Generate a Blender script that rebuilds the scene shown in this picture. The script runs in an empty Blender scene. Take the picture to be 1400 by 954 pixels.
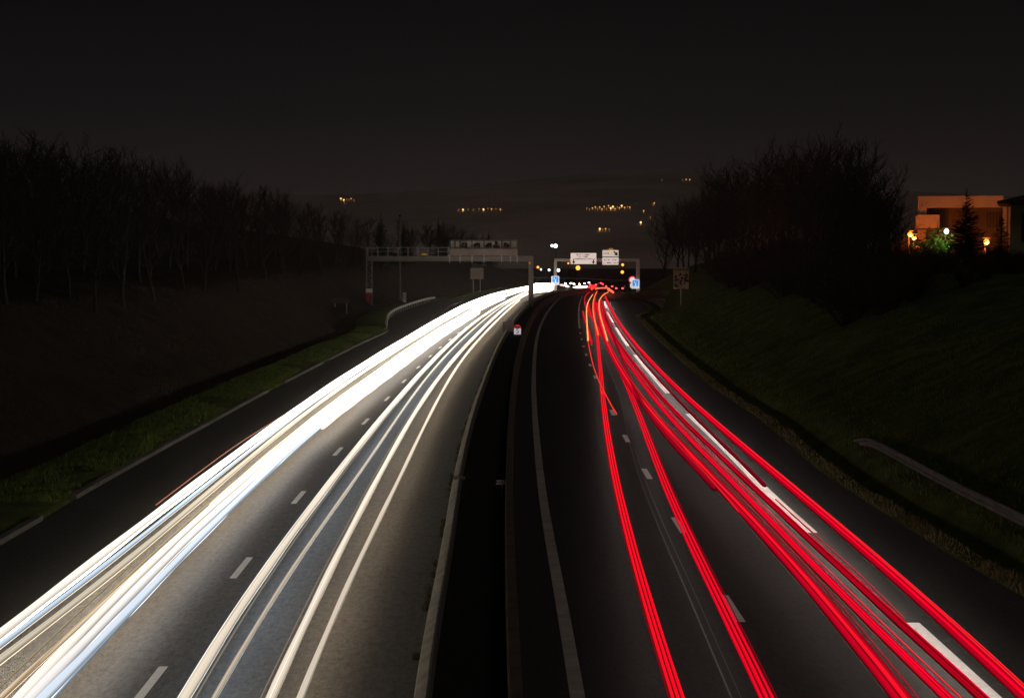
import bpy, bmesh, math, random
from mathutils import Vector, Matrix
from mathutils.bvhtree import BVHTree
R = math.radians
rnd = random.Random(11)
sc = bpy.context.scene
C = sc.collection

# ------------------------------------------------------------------ camera (an eye on a road bridge)
F, H, HY = 2600.0, 7.3, 348.0
PITCH = math.atan((477 - HY) / F)
cam = bpy.data.cameras.new('camera'); cam.sensor_width = 36; cam.lens = F / 1400 * 36
cam.clip_start = .5; cam.clip_end = 9000
camo = bpy.data.objects.new('camera', cam); C.objects.link(camo)
camo.location = (0, 0, H); camo.rotation_euler = (math.pi / 2 - PITCH, 0, 0)
sc.camera = camo
CP, SP = math.cos(PITCH), math.sin(PITCH)

def ray(px, py):
    u = (px - 700) / F; v = -(py - 477) / F
    return Vector((u, CP + v * SP, -SP + v * CP))
def P(px, py, z=0.0):                     # survey point on the level z
    d = ray(px, py); t = (z - H) / d.z
    return Vector((d.x * t, d.y * t, z))
def at(px, py, Y):                        # survey point at the distance Y
    d = ray(px, py); t = Y / d.y
    return Vector((d.x * t, Y, H + d.z * t))

# ------------------------------------------------------------------ helpers
def tag(o, label=None, cat=None, group=None, kind=None):
    if label: o['label'] = label
    if cat: o['category'] = cat
    if group: o['group'] = group
    if kind: o['kind'] = kind
    return o
def empty(name, loc=(0, 0, 0), rz=0.0):
    o = bpy.data.objects.new(name, None); C.objects.link(o)
    o.location = loc; o.rotation_euler = (0, 0, rz); o.empty_display_size = .2
    return o
class MB:
    def __init__(s): s.v = []; s.f = []; s.uv = {}
    def add(s, vs, fs):
        b = len(s.v); s.v += [tuple(x) for x in vs]; s.f += [tuple(b + i for i in f) for f in fs]
        return b
    def box(s, x0, x1, y0, y1, z0, z1, M=None):
        vs = [Vector(p) for p in ((x0,y0,z0),(x1,y0,z0),(x1,y1,z0),(x0,y1,z0),(x0,y0,z1),(x1,y0,z1),(x1,y1,z1),(x0,y1,z1))]
        if M: vs = [M @ p for p in vs]
        s.add(vs, [(3,2,1,0),(4,5,6,7),(0,1,5,4),(1,2,6,5),(2,3,7,6),(3,0,4,7)])
    def bar(s, a, b, w, h=None):
        a, b = Vector(a), Vector(b); h = h or w
        d = (b - a); L = d.length; d.normalize()
        q = d.to_track_quat('Y', 'Z').to_matrix().to_4x4()
        s.box(-w/2, w/2, 0, L, -h/2, h/2, Matrix.Translation(a) @ q)
    def tube(s, pts, rad, n=8, caps=True):
        pts = [Vector(p) for p in pts]; m = len(pts)
        if not hasattr(rad, '__len__'): rad = [rad] * m
        rings = []
        for i, p in enumerate(pts):
            t = (pts[min(i+1, m-1)] - pts[max(i-1, 0)])
            if t.length < 1e-9: t = Vector((0, 0, 1))
            t.normalize()
            up = Vector((0, 0, 1)) if abs(t.z) < .95 else Vector((1, 0, 0))
            a = t.cross(up).normalized(); b = a.cross(t)
            rings.append([p + (a * math.cos(2*math.pi*k/n) + b * math.sin(2*math.pi*k/n)) * rad[i] for k in range(n)])
        b0 = len(s.v)
        for r in rings: s.v += [tuple(x) for x in r]
        for i in range(m - 1):
            for k in range(n):
                k2 = (k + 1) % n
                s.f.append((b0+i*n+k, b0+(i+1)*n+k, b0+(i+1)*n+k2, b0+i*n+k2))
        if caps:
            s.f.append(tuple(b0 + k for k in range(n)))
            s.f.append(tuple(b0 + (m-1)*n + k for k in reversed(range(n))))
    def ball(s, c, r, nu=10, nv=7, sz=1.0):
        vs = []; fs = []
        for j in range(nv + 1):
            th = math.pi * j / nv
            for i in range(nu):
                ph = 2*math.pi*i/nu
                vs.append((c[0]+r*math.sin(th)*math.cos(ph), c[1]+r*math.sin(th)*math.sin(ph), c[2]+r*sz*math.cos(th)))
        for j in range(nv):
            for i in range(nu):
                i2 = (i+1) % nu
                fs.append((j*nu+i, (j+1)*nu+i, (j+1)*nu+i2, j*nu+i2))
        s.add(vs, fs)
    def build(s, name, mat=None, parent=None, smooth=False):
        me = bpy.data.meshes.new(name); me.from_pydata(s.v, [], s.f); me.update()
        if smooth:
            for p in me.polygons: p.use_smooth = True
        if mat: me.materials.append(mat)
        o = bpy.data.objects.new(name, me); C.objects.link(o)
        if parent: o.parent = parent
        return o
def bevel(o, w, seg=2):
    bm = bmesh.new(); bm.from_mesh(o.data)
    bmesh.ops.remove_doubles(bm, verts=bm.verts, dist=1e-5)
    bmesh.ops.bevel(bm, geom=list(bm.edges), offset=w, segments=seg, affect='EDGES', profile=.6, clamp_overlap=True)
    bm.to_mesh(o.data); bm.free(); return o
def smooth_path(pts, step=None, n=None):  # Catmull-Rom through the points, resampled
    pts = [Vector(p) for p in pts]
    out = []
    for i in range(len(pts) - 1):
        p0 = pts[i-1] if i > 0 else pts[i]*2 - pts[i+1]
        p1, p2 = pts[i], pts[i+1]
        p3 = pts[i+2] if i + 2 < len(pts) else pts[i+1]*2 - pts[i]
        t0 = 0; t1 = max((p1-p0).length, 1e-4)**.5; t2 = t1 + max((p2-p1).length, 1e-4)**.5; t3 = t2 + max((p3-p2).length, 1e-4)**.5
        for k in range(12):
            t = t1 + (t2 - t1) * k / 12
            A1 = p0*((t1-t)/(t1-t0)) + p1*((t-t0)/(t1-t0)); A2 = p1*((t2-t)/(t2-t1)) + p2*((t-t1)/(t2-t1)); A3 = p2*((t3-t)/(t3-t2)) + p3*((t-t2)/(t3-t2))
            B1 = A1*((t2-t)/(t2-t0)) + A2*((t-t0)/(t2-t0)); B2 = A2*((t3-t)/(t3-t1)) + A3*((t-t1)/(t3-t1))
            out.append(B1*((t2-t)/(t2-t1)) + B2*((t-t1)/(t2-t1)))
    out.append(pts[-1])
    for _ in range(2):
        out = [out[0]] + [(out[i-1] + out[i]*2 + out[i+1]) / 4 for i in range(1, len(out)-1)] + [out[-1]]
    s = [0]
    for a, b in zip(out, out[1:]): s.append(s[-1] + (b-a).length)
    if n is None: n = max(2, int(s[-1] / step) + 1)
    res = []; j = 0
    for k in range(n):
        t = s[-1] * k / (n - 1)
        while j < len(s) - 2 and s[j+1] < t: j += 1
        q = (t - s[j]) / max(s[j+1]-s[j], 1e-9)
        res.append(out[j].lerp(out[j+1], q))
    return res
def smooth_log(pts, n, it=70):             # a fair line: X against ln(Y), evened out
    path = smooth_path(pts, n=400)
    path.sort(key=lambda p: p.y); y0 = max(path[0].y, 6.0); y1 = path[-1].y
    path = [p for p in path if p.y >= y0 - 1e-6]; f = fn(path); f2 = fn([Vector((p.z, p.y, 0)) for p in path])
    ys = [y0*(y1/y0)**(i/79) for i in range(80)]; xs = [f(y) for y in ys]
    us = [x/y for x, y in zip(xs, ys)]    # bearing
    for _ in range(it): us = [us[0]] + [(us[i-1] + 2*us[i] + us[i+1])/4 for i in range(1, 79)] + [us[-1]]
    out = [Vector((u*y, y, f2(y))) for u, y in zip(us, ys)]
    if n == 80: return out
    g = fn(out); return [Vector((g(y), y, f2(y))) for y in (y0*(y1/y0)**(i/(n-1)) for i in range(n))]
def extend_near(pts, Y):                  # carry a survey line on, straight, to the distance Y
    a, b = pts[0], pts[1]
    d = (a - b) / (a.y - b.y)
    return [a + d * (Y - a.y)] + pts
def near(pxs, z=0.0, Y=-15, ext=True):
    pts = [P(x, y, z) for x, y in pxs]
    pts.sort(key=lambda p: p.y)
    return extend_near(pts, Y) if ext and pts[0].y > Y else pts
def fn(path):                             # X as a function of Y along a path that runs away from the eye
    def f(Y):
        if Y <= path[0].y: return path[0].x
        for a, b in zip(path, path[1:]):
            if a.y <= Y <= b.y: return a.x + (b.x-a.x) * (Y-a.y) / max(b.y-a.y, 1e-6)
        a, b = path[-2], path[-1]
        return b.x + (b.x-a.x)/(b.y-a.y) * (Y-b.y)
    return f

# ------------------------------------------------------------------ materials
def nm(name):
    m = bpy.data.materials.new(name); m.use_nodes = True
    nt = m.node_tree; b = nt.nodes['Principled BSDF']
    return m, nt, b
def N(nt, t, **kw):
    n = nt.nodes.new(t)
    for k, v in kw.items():
        if k in n.inputs: n.inputs[k].default_value = v
        else: setattr(n, k, v)
    return n
def mat(name, col, rough=.7, metal=0.0, var=.25, scale=3.0, bump=0.0, bscale=20.0, spec=.35):
    m, nt, b = nm(name)
    tc = N(nt, 'ShaderNodeTexCoord')
    no = N(nt, 'ShaderNodeTexNoise', Scale=scale, Detail=6.0, Roughness=.65)
    nt.links.new(tc.outputs['Object'], no.inputs['Vector'])
    rp = N(nt, 'ShaderNodeValToRGB')
    rp.color_ramp.elements[0].position = .3; rp.color_ramp.elements[1].position = .72
    rp.color_ramp.elements[0].color = (*[c*(1-var) for c in col], 1); rp.color_ramp.elements[1].color = (*[min(1, c*(1+var)) for c in col], 1)
    nt.links.new(no.outputs['Fac'], rp.inputs['Fac']); nt.links.new(rp.outputs['Color'], b.inputs['Base Color'])
    b.inputs['Roughness'].default_value = rough; b.inputs['Metallic'].default_value = metal
    b.inputs['Specular IOR Level'].default_value = spec
    if bump:
        n2 = N(nt, 'ShaderNodeTexNoise', Scale=bscale, Detail=5.0)
        nt.links.new(tc.outputs['Object'], n2.inputs['Vector'])
        bp = N(nt, 'ShaderNodeBump', Strength=bump, Distance=.05)
        nt.links.new(n2.outputs['Fac'], bp.inputs['Height']); nt.links.new(bp.outputs['Normal'], b.inputs['Normal'])
    return m
def glow(name, col, strength, base=(.3, .3, .3)):
    m, nt, b = nm(name)
    b.inputs['Base Color'].default_value = (*base, 1); b.inputs['Roughness'].default_value = .4
    b.inputs['Emission Color'].default_value = (*col, 1); b.inputs['Emission Strength'].default_value = strength
    return m
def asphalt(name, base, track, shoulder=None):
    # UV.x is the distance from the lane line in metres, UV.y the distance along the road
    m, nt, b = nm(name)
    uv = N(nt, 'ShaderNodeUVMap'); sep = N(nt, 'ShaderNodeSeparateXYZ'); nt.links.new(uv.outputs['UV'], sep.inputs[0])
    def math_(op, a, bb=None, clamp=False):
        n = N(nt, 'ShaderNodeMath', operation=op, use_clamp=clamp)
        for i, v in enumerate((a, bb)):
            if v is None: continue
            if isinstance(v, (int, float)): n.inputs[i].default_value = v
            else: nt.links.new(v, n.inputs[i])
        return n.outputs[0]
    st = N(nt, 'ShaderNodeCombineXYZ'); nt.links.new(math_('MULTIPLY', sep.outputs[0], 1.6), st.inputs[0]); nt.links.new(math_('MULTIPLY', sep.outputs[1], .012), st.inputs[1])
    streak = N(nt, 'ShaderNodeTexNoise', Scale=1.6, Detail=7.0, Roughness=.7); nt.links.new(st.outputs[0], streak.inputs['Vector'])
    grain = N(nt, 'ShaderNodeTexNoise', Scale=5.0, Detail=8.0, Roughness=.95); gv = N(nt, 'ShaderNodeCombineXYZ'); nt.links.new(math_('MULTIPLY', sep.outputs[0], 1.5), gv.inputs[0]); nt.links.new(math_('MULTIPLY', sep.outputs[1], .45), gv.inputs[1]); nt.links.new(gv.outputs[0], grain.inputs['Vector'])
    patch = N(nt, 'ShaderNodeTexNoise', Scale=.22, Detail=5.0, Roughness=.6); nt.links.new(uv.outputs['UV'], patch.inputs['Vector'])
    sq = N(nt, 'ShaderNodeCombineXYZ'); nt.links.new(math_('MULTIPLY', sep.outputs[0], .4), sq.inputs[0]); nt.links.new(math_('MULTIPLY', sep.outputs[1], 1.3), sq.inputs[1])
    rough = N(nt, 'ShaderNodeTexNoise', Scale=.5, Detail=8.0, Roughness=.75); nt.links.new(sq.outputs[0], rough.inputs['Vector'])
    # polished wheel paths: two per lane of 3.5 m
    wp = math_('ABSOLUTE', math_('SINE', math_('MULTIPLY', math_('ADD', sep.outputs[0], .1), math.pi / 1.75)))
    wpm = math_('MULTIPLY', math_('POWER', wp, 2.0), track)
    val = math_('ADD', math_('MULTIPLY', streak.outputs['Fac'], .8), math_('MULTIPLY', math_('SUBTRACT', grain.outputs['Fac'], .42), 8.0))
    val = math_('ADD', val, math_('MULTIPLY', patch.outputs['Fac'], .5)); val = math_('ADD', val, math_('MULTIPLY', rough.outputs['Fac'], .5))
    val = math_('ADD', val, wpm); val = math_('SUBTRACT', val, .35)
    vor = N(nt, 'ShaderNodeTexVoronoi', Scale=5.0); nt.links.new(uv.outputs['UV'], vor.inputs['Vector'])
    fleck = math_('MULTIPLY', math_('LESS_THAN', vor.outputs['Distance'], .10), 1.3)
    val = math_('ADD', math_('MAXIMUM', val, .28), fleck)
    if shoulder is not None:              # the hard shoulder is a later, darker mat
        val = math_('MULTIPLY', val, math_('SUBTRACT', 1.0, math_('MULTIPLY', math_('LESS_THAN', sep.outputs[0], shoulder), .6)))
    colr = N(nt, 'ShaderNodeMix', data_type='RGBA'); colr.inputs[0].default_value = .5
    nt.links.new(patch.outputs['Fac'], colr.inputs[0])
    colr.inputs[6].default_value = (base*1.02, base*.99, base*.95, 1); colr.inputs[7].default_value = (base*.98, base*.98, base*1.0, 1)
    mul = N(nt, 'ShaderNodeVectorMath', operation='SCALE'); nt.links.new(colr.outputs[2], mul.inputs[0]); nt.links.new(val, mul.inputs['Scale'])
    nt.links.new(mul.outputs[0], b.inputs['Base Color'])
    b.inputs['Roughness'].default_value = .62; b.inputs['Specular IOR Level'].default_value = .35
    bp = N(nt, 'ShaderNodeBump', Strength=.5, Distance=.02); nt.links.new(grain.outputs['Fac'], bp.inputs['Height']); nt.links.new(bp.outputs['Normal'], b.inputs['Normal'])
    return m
def turf(name, c0, c1, c2):
    m, nt, b = nm(name)
    tc = N(nt, 'ShaderNodeTexCoord')
    a = N(nt, 'ShaderNodeTexNoise', Scale=.5, Detail=8.0, Roughness=.7); nt.links.new(tc.outputs['Object'], a.inputs['Vector'])
    d = N(nt, 'ShaderNodeTexNoise', Scale=9.0, Detail=6.0, Roughness=.8); nt.links.new(tc.outputs['Object'], d.inputs['Vector'])
    mx = N(nt, 'ShaderNodeMath', operation='ADD'); nt.links.new(a.outputs['Fac'], mx.inputs[0]); nt.links.new(d.outputs['Fac'], mx.inputs[1])
    hf = N(nt, 'ShaderNodeMath', operation='MULTIPLY'); hf.inputs[1].default_value = .5; nt.links.new(mx.outputs[0], hf.inputs[0])
    rp = N(nt, 'ShaderNodeValToRGB'); e = rp.color_ramp.elements
    e[0].position = .36; e[0].color = (*c0, 1); e[1].position = .66; e[1].color = (*c2, 1)
    k = e.new(.5); k.color = (*c1, 1)
    nt.links.new(hf.outputs[0], rp.inputs['Fac']); nt.links.new(rp.outputs['Color'], b.inputs['Base Color'])
    b.inputs['Roughness'].default_value = .95; b.inputs['Specular IOR Level'].default_value = .1
    bp = N(nt, 'ShaderNodeBump', Strength=.9, Distance=.25); nt.links.new(hf.outputs[0], bp.inputs['Height']); nt.links.new(bp.outputs['Normal'], b.inputs['Normal'])
    return m
M = {}
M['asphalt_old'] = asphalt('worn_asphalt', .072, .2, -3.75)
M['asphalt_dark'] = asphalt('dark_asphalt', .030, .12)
M['paint'] = mat('road_paint', (.82, .80, .76), .6, 0, .12, 6.0)
M['kerb'] = mat('kerb_concrete', (.085, .08, .075), .85, 0, .5, 3.0, .6)
M['concrete'] = mat('barrier_concrete', (.36, .33, .28), .85, 0, .35, 2.0, .4)
M['soil'] = mat('shadowed_median_soil', (.022, .02, .018), .95, 0, .4, 2.0, .6)  # kept near black: the shadow of the barriers is put into the colour
M['steel'] = mat('galvanised_steel', (.42, .42, .41), .45, .55, .2, 2.0)
M['greysteel'] = mat('grey_painted_steel', (.17, .155, .135), .55, .2, .2, 1.0)
M['backplate'] = mat('sign_back_aluminium', (.25, .20, .17), .6, .15, .2, .8)
M['cream'] = mat('cream_panel', (.5, .47, .41), .6, 0, .15, 1.0)
M['black'] = mat('black_lettering', (.012, .012, .012), .6, 0, .1)
M['bark'] = mat('bark', (.03, .022, .018), .95, 0, .4, 5.0)
M['palebark'] = mat('pale_bark', (.045, .036, .03), .9, 0, .4, 5.0)
M['twig'] = mat('twigs', (.022, .016, .014), .95, 0, .3, 2.0)
M['needle'] = mat('needles', (.025, .045, .02), .9, 0, .4, 2.0)
M['leaf'] = mat('shrub_leaves', (.07, .14, .03), .8, 0, .4, 2.0)
M['grassgreen'] = turf('bank_turf', (.012, .012, .005), (.07, .095, .02), (.15, .19, .04))
M['grassdry'] = turf('slope_turf', (.028, .020, .014), (.055, .040, .027), (.09, .068, .04))
M['blade'] = mat('grass_blades', (.12, .17, .03), .9, 0, .5, 1.2)
M['bladedry'] = mat('dry_grass_blades', (.15, .12, .055), .9, 0, .45, 1.5)
M['ground'] = mat('dark_ground', (.03, .028, .022), .95, 0, .4, .05)
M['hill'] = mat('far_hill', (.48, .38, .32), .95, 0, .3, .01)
M['red'] = mat('red_enamel', (.55, .03, .025), .5, 0, .15)
M['dullsteel'] = mat('dull_weathered_steel', (.16,.15,.145), .75, .1, .35, 1.5)
M['darkpole'] = mat('dark_pole_and_post_shade', (.03,.03,.03), .6)
M['redwhite'] = mat('weathered_red', (.32, .04, .03), .7, 0, .5, 3.0)
M['whitepaint'] = mat('white_enamel', (.75, .73, .70), .55, 0, .1)
M['carpaint'] = mat('dark_car_paint', (.03, .03, .035), .3, .3, .1, spec=.6)
M['glass'] = mat('car_glass', (.01, .01, .012), .1, 0, .1, spec=.6)
M['rubber'] = mat('tyre_rubber', (.015, .015, .015), .9)
M['plaster'] = mat('plaster_wall', (.50, .40, .33), .85, 0, .12, .8)
M['darkwin'] = mat('dark_window', (.02, .018, .018), .25, 0, .2)
M['recess'] = mat('brown_recess_wall', (.12, .085, .065), .85, 0, .2, .8)
M['rooftile'] = mat('dark_roof', (.02, .018, .016), .85, 0, .3)
M['yellowwall'] = mat('yellowish_render', (.36, .32, .18), .9, 0, .2, .5)
M['log'] = mat('weathered_logs', (.22, .19, .14), .9, 0, .4, 3.0)
# sign faces: the light falling on them is put in as emission
def glowpanel(name, col, e): return glow(name, col, e, base=[c*.8 for c in col])
M['litwhite'] = glowpanel('glow_sign_white', (1.0, .82, .74), .62)
M['litcream'] = glowpanel('glow_sign_cream', (1.0, .84, .70), .52)
M['litblue'] = glowpanel('glow_sign_blue', (.05, .32, .85), .75)
M['litwhite2'] = glowpanel('glow_square_white', (.92, .93, 1.0), .78)
M['litred'] = glowpanel('glow_ring_red', (1.0, .10, .09), .75)
M['orange'] = glowpanel('orange_tab', (.8, .32, .02), .4)
M['sodium'] = glow('sodium_lamp', (1.0, .27, .025), 3.2)
M['sodium_far'] = glow('far_sodium_lamp', (1.0, .30, .03), 3.0)
M['hilllamp'] = glow('village_lamp', (1.0, .36, .07), 1.3)
M['mercury'] = glow('white_lamp', (.82, 1.0, .70), 5.0)
M['whitefar'] = glow('far_white_lamp', (.9, 1.0, 1.0), 3.0)
M['headlamp'] = glow('headlamp_glass', (1.0, .86, .66), 30.0)
M['taillamp'] = glow('tail_lamp_glass', (1.0, .03, .04), 9.0)
M['brakelamp'] = glow('amber_lamp_glass', (1.0, .22, .05), 10.0)

# ------------------------------------------------------------------ survey lines of the motorway (metres, from the eye on the bridge)
edgeL_px = [(0,745),(58.5,711),(106,681),(192.5,632),(271,588.6),(367,536),(444,496),(495,470),(532,452),(528,444),(529,434),(545,425),(570,417),(597,411),(625,407),(650,402.5),(680,397.5),(705,393.5),(728,390.5),(745,389),(775,387),(810,385.5)]
edgeR_px = [(1400,817),(1303.6,761.7),(1236,718.5),(1152.6,666),(1113,638),(1039,574),(983.5,537),(934,497),(897,463),(876,440),(868.6,432),(884,426),(885,418),(877,413),(861,407),(851,403.5),(862,399),(890,395),(925,391.5)]
barL_px = [(575,954),(586.5,857),(598.5,808),(616.5,706),(626.7,632.6),(636,596),(648,552.5),(662,518.6),(674.4,484.7),(689,457),(710,427),(730,408.5),(745,399.5),(768,394),(800,390)]
barR_px = [(706,954),(701,850),(697,740),(696,700),(695.5,640),(697,592),(702,522),(710,472),(718,450.5),(733,420),(748,404),(765,397.8),(785,394.3),(815,391)]
white_px = [(788.7,954),(771,845),(753.8,752.4),(744.5,714),(734,605),(729,543),(731,481.6),(735.4,451),(743,435.4),(753,420),(758,413.6),(779,397.7),(800,394)]
dashL_px = [(206,937),(332,775.6),(410,679.6),(462.7,617),(501,576),(530.5,545),(553,521),(572.4,502),(588.4,487),(602.6,475),(615,464),(626.6,455),(638,447.8),(663,430),(700,410),(728,397)]
dashR_px = [(999,831),(926.7,717.6),(882.7,647.4),(854.7,599.3),(836.5,564),(822.6,536),(813,515.5),(806,499),(800.5,485),(797,473.6),(794.6,463.8),(793,455.4),(791.8,447.7),(791,430.5),(791,420),(793,411),(796,405),(799,400.2)]
lineR_px = [(1356,954),(1245,851),(1108,727),(1034,660),(1008,629.6),(940,565.5),(912.6,537.7),(868,485),(858,473),(841.8,447.7),(837.4,441),(830.5,426),(828.7,421.4),(826.3,412),(825.8,408),(826.5,404.5),(832,400.4)]
pL = smooth_path(near(edgeL_px), step=3); pR = smooth_path(near(edgeR_px), step=3)
fL, fR = fn(pL), fn(pR)
BZ = .78
def fair(pxs, z=0.0, Y=8, step=2.5, it=40): return smooth_path([p for p in smooth_log(near(pxs, z, Y), 80, it)], step=step)
pBL = fair(barL_px, .43, step=3, it=12); pBR = fair(barR_px, BZ, step=3, it=25)
fBL, fBR = fn(pBL), fn(pBR)
pW = fair(white_px, it=20)
pDL = fair(dashL_px, step=2, it=10); pDR = fair(dashR_px, step=2, it=10); fDL, fDR = fn(pDL), fn(pDR)
pLR = fair(lineR_px, step=1.0, it=5)
YS = [-15 + 3*i for i in range(180)]      # to 522 m

def road_sheet(name, fa, fb, fo, m, z=0.0):
    mb = MB(); K = 7; uv = []
    for Y in YS:
        a, b = fa(Y), fb(Y)
        for k in range(K):
            x = a + (b-a)*k/(K-1); mb.v.append((x, Y, z)); uv.append((x - fo(Y), Y))
    for j in range(len(YS)-1):
        for k in range(K-1):
            i = j*K + k; mb.f.append((i, i+1, i+K+1, i+K))
    o = mb.build(name, m)
    l = o.data.uv_layers.new(name='UVMap')
    for lp in o.data.loops: l.data[lp.index].uv = uv[lp.vertex_index]
    return tag(o, kind='structure')
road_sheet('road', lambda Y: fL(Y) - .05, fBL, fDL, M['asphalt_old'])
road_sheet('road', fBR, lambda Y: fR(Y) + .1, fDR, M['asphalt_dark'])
mb = MB()
for Y in YS: mb.v += [(fBL(Y), Y, .012), (fBR(Y), Y, .012)]
mb.f = [(2*i, 2*i+1, 2*i+3, 2*i+2) for i in range(len(YS)-1)]
tag(mb.build('median_ground', M['soil']), kind='structure')

# ------------------------------------------------------------------ terrain beside the road
def hash_noise(x, y):
    return (math.sin(x*.23 + 1.3*math.sin(y*.11)) + math.sin(y*.19 + 1.7*math.sin(x*.13)) + .6*math.sin(x*.71 + y*.53) + .4*math.sin(y*1.3 - x*.9)) / 3
profL = [(.03,-.3),(.05,-.02),(.12,.06),(.2,.10),(1.2,.13),(2.2,.12),(3.2,.05),(3.8,-.22),(4.4,-.34),(5.0,-.25),(5.6,.1),(6.6,.7),(8,1.45),(10,2.6),(12,3.7),(14,4.6),(17,5.4),(21,6),(28,6.8),(40,8.6),(60,12),(90,17),(140,26),(220,36),(330,44)]
profR = [(.0,-.3),(.02,.012),(.25,.05),(.55,.06),(.75,-.1),(1.0,-.38),(1.4,-.42),(1.7,-.2),(1.95,.12),(2.3,.22),(3,.5),(4,1.0),(5.5,1.75),(7.5,2.75),(10,3.9),(13,5),(16,5.8),(20,6.2),(28,6.5),(40,6.8),(60,7),(90,7.3),(140,8),(220,9),(330,10)]
def fade(Y, d):                           # the near banks die out into the valley floor far down the road
    return 1.0
def bank(name, f, prof, sgn, m):
    mb = MB(); K = len(prof); YB = [-15 + 2*i for i in range(269)]
    for Y in YB:
        x0 = f(Y)
        for d, z in prof:
            n = hash_noise(x0 + sgn*d, Y) * min(.5, max(0, d - 2.0)*.07) if d > 2 else hash_noise(Y*3.1, d*5)*.02*(d > .1)
            zz = z + n
            if d > 28: zz += hash_noise((x0+sgn*d)*.07, Y*.07) * d * .02
            k = min(1, max(0, (535 - Y) / 80.0))
            if sgn < 0 and Y > 440: zz = zz*k*k*(3-2*k) - 1.0*(1-k) if d > 3 else zz
            mb.v.append((x0 + sgn*d, Y, zz))
    for j in range(len(YB)-1):
        for k in range(K-1):
            i = j*K + k
            mb.f.append((i, i+1, i+K+1, i+K) if sgn > 0 else (i, i+K, i+K+1, i+1))
    return tag(mb.build(name, m, smooth=True), kind='structure')
tl = bank('terrain', fL, profL, -1, M['grassdry'])
tl.data.materials.append(M['grassgreen'])
for p in tl.data.polygons:
    if p.index % (len(profL)-1) < 6: p.material_index = 1
tr = bank('terrain', fR, profR, 1, M['grassgreen'])
mb = MB(); mb.add([(-1300,-40,-1.2),(1300,-40,-1.2),(1300,1900,-1.2),(-1300,1900,-1.2)], [(0,1,2,3)])
gr = tag(mb.build('ground', M['ground']), kind='structure')
mb = MB(); NX, NY = 60, 16
for j in range(NY):
    for i in range(NX):
        x = -1250 + 2500*i/(NX-1); y = 1150 + 700*j/(NY-1); t = j/(NY-1)
        z = -1.3 + t**.8 * (70 + 12*math.sin(x*.004+1) + 7*math.sin(x*.011)) + 2*hash_noise(x*.05, y*.05)*t
        mb.v.append((x, y, z))
for j in range(NY-1):
    for i in range(NX-1):
        k = j*NX+i; mb.f.append((k, k+1, k+NX+1, k+NX))
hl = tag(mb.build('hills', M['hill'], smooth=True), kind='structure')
def bvh(*os):
    vs, fs = [], []
    for o in os:
        b = len(vs); vs += [v.co.copy() for v in o.data.vertices]; fs += [tuple(b+i for i in p.vertices) for p in o.data.polygons]
    return BVHTree.FromPolygons(vs, fs)
TB = bvh(tl, tr); HB = bvh(hl)
def gz(x, y):
    h = TB.ray_cast(Vector((x, y, 200)), Vector((0, 0, -1)))
    if h[0] is not None: return h[0].z
    return 0.0 if fL(y) < x < fR(y) and y < 522 else -1.2
def hit(px, py, tree=None):
    h = (tree or TB).ray_cast(Vector((0, 0, H)), ray(px, py).normalized())
    return h[0]

# kerb along the grass strip, in three runs with drain gaps
mb = MB()
def kerb_run(Y0, Y1):
    ys = [Y0 + (Y1-Y0)*i/max(1, int((Y1-Y0)/2)) for i in range(int((Y1-Y0)/2)+1)]
    b = len(mb.v)
    for Y in ys:
        x = fL(Y)
        mb.v += [(x+.02, Y, -.05), (x, Y, .13), (x-.2, Y, .14), (x-.2, Y, -.05)]
    for i in range(len(ys)-1):
        for k in range(3): mb.f.append((b+4*i+k, b+4*i+k+1, b+4*i+5+k, b+4*i+4+k))
    mb.f.append((b, b+1, b+2, b+3)); e = b+4*(len(ys)-1); mb.f.append((e+3, e+2, e+1, e))
yk = lambda px, py: P(px, py).y
kerb_run(-15, yk(58, 711)); kerb_run(yk(104, 682), yk(367, 536)); kerb_run(yk(390, 524), yk(442, 497)); kerb_run(yk(450, 493), yk(530, 453))
mb.add([P(612,420)+Vector((0,0,z)) for z in (-.05,.12)] + [P(632,412.5)+Vector((0,0,z)) for z in (.12,-.05)] + [P(612,420)+Vector((-.2,0,z)) for z in (-.05,.12)] + [P(632,412.5)+Vector((-.2,0,z)) for z in (.12,-.05)], [(0,1,2,3),(1,5,6,2),(7,6,5,4)])
tag(mb.build('kerb', M['kerb']), kind='structure')

# ------------------------------------------------------------------ painted markings
def along(path, pos, w, L, mb, z=.006):
    s = [0]
    for a, b in zip(path, path[1:]): s.append(s[-1] + (b-a).length)
    def p_at(t):
        t = max(0, min(s[-1]-1e-3, t))
        for i in range(len(s)-1):
            if s[i+1] >= t:
                q = (t-s[i])/(s[i+1]-s[i]); return path[i].lerp(path[i+1], q), (path[i+1]-path[i]).normalized()
    n = max(1, int(L/2)); b0 = len(mb.v)
    for i in range(n+1):
        p, d = p_at(pos + L*i/n); nrm = Vector((d.y, -d.x, 0))
        for e in (-1, 1):
            q = p + nrm*e*w/2; mb.v.append((q.x, q.y, z))
    for i in range(n): k = b0+2*i; mb.f.append((k, k+1, k+3, k+2))
def s_of(path, Y):
    s = 0
    for a, b in zip(path, path[1:]):
        if b.y >= Y: return s + (b-a).length * (Y-a.y)/max(b.y-a.y, 1e-6)
        s += (b-a).length
    return s
mb = MB()
for px in dashL_px[:13]:
    along(pDL, s_of(pDL, P(*px).y) - 1.5, .16, 3.0, mb)
for k in range(1, 9): along(pDL, s_of(pDL, P(*dashL_px[12]).y) - 1.5 + 13*k, .16, 3.0, mb)
along(pDL, s_of(pDL, P(*dashL_px[0]).y) - 14.5, .16, 3.0, mb)
for px in dashR_px[:12]:
    along(pDR, s_of(pDR, P(*px).y) - 1.5, .19, 3.0, mb)
along(pDR, s_of(pDR, P(*dashR_px[0]).y) - 14.5, .19, 3.0, mb)
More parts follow.
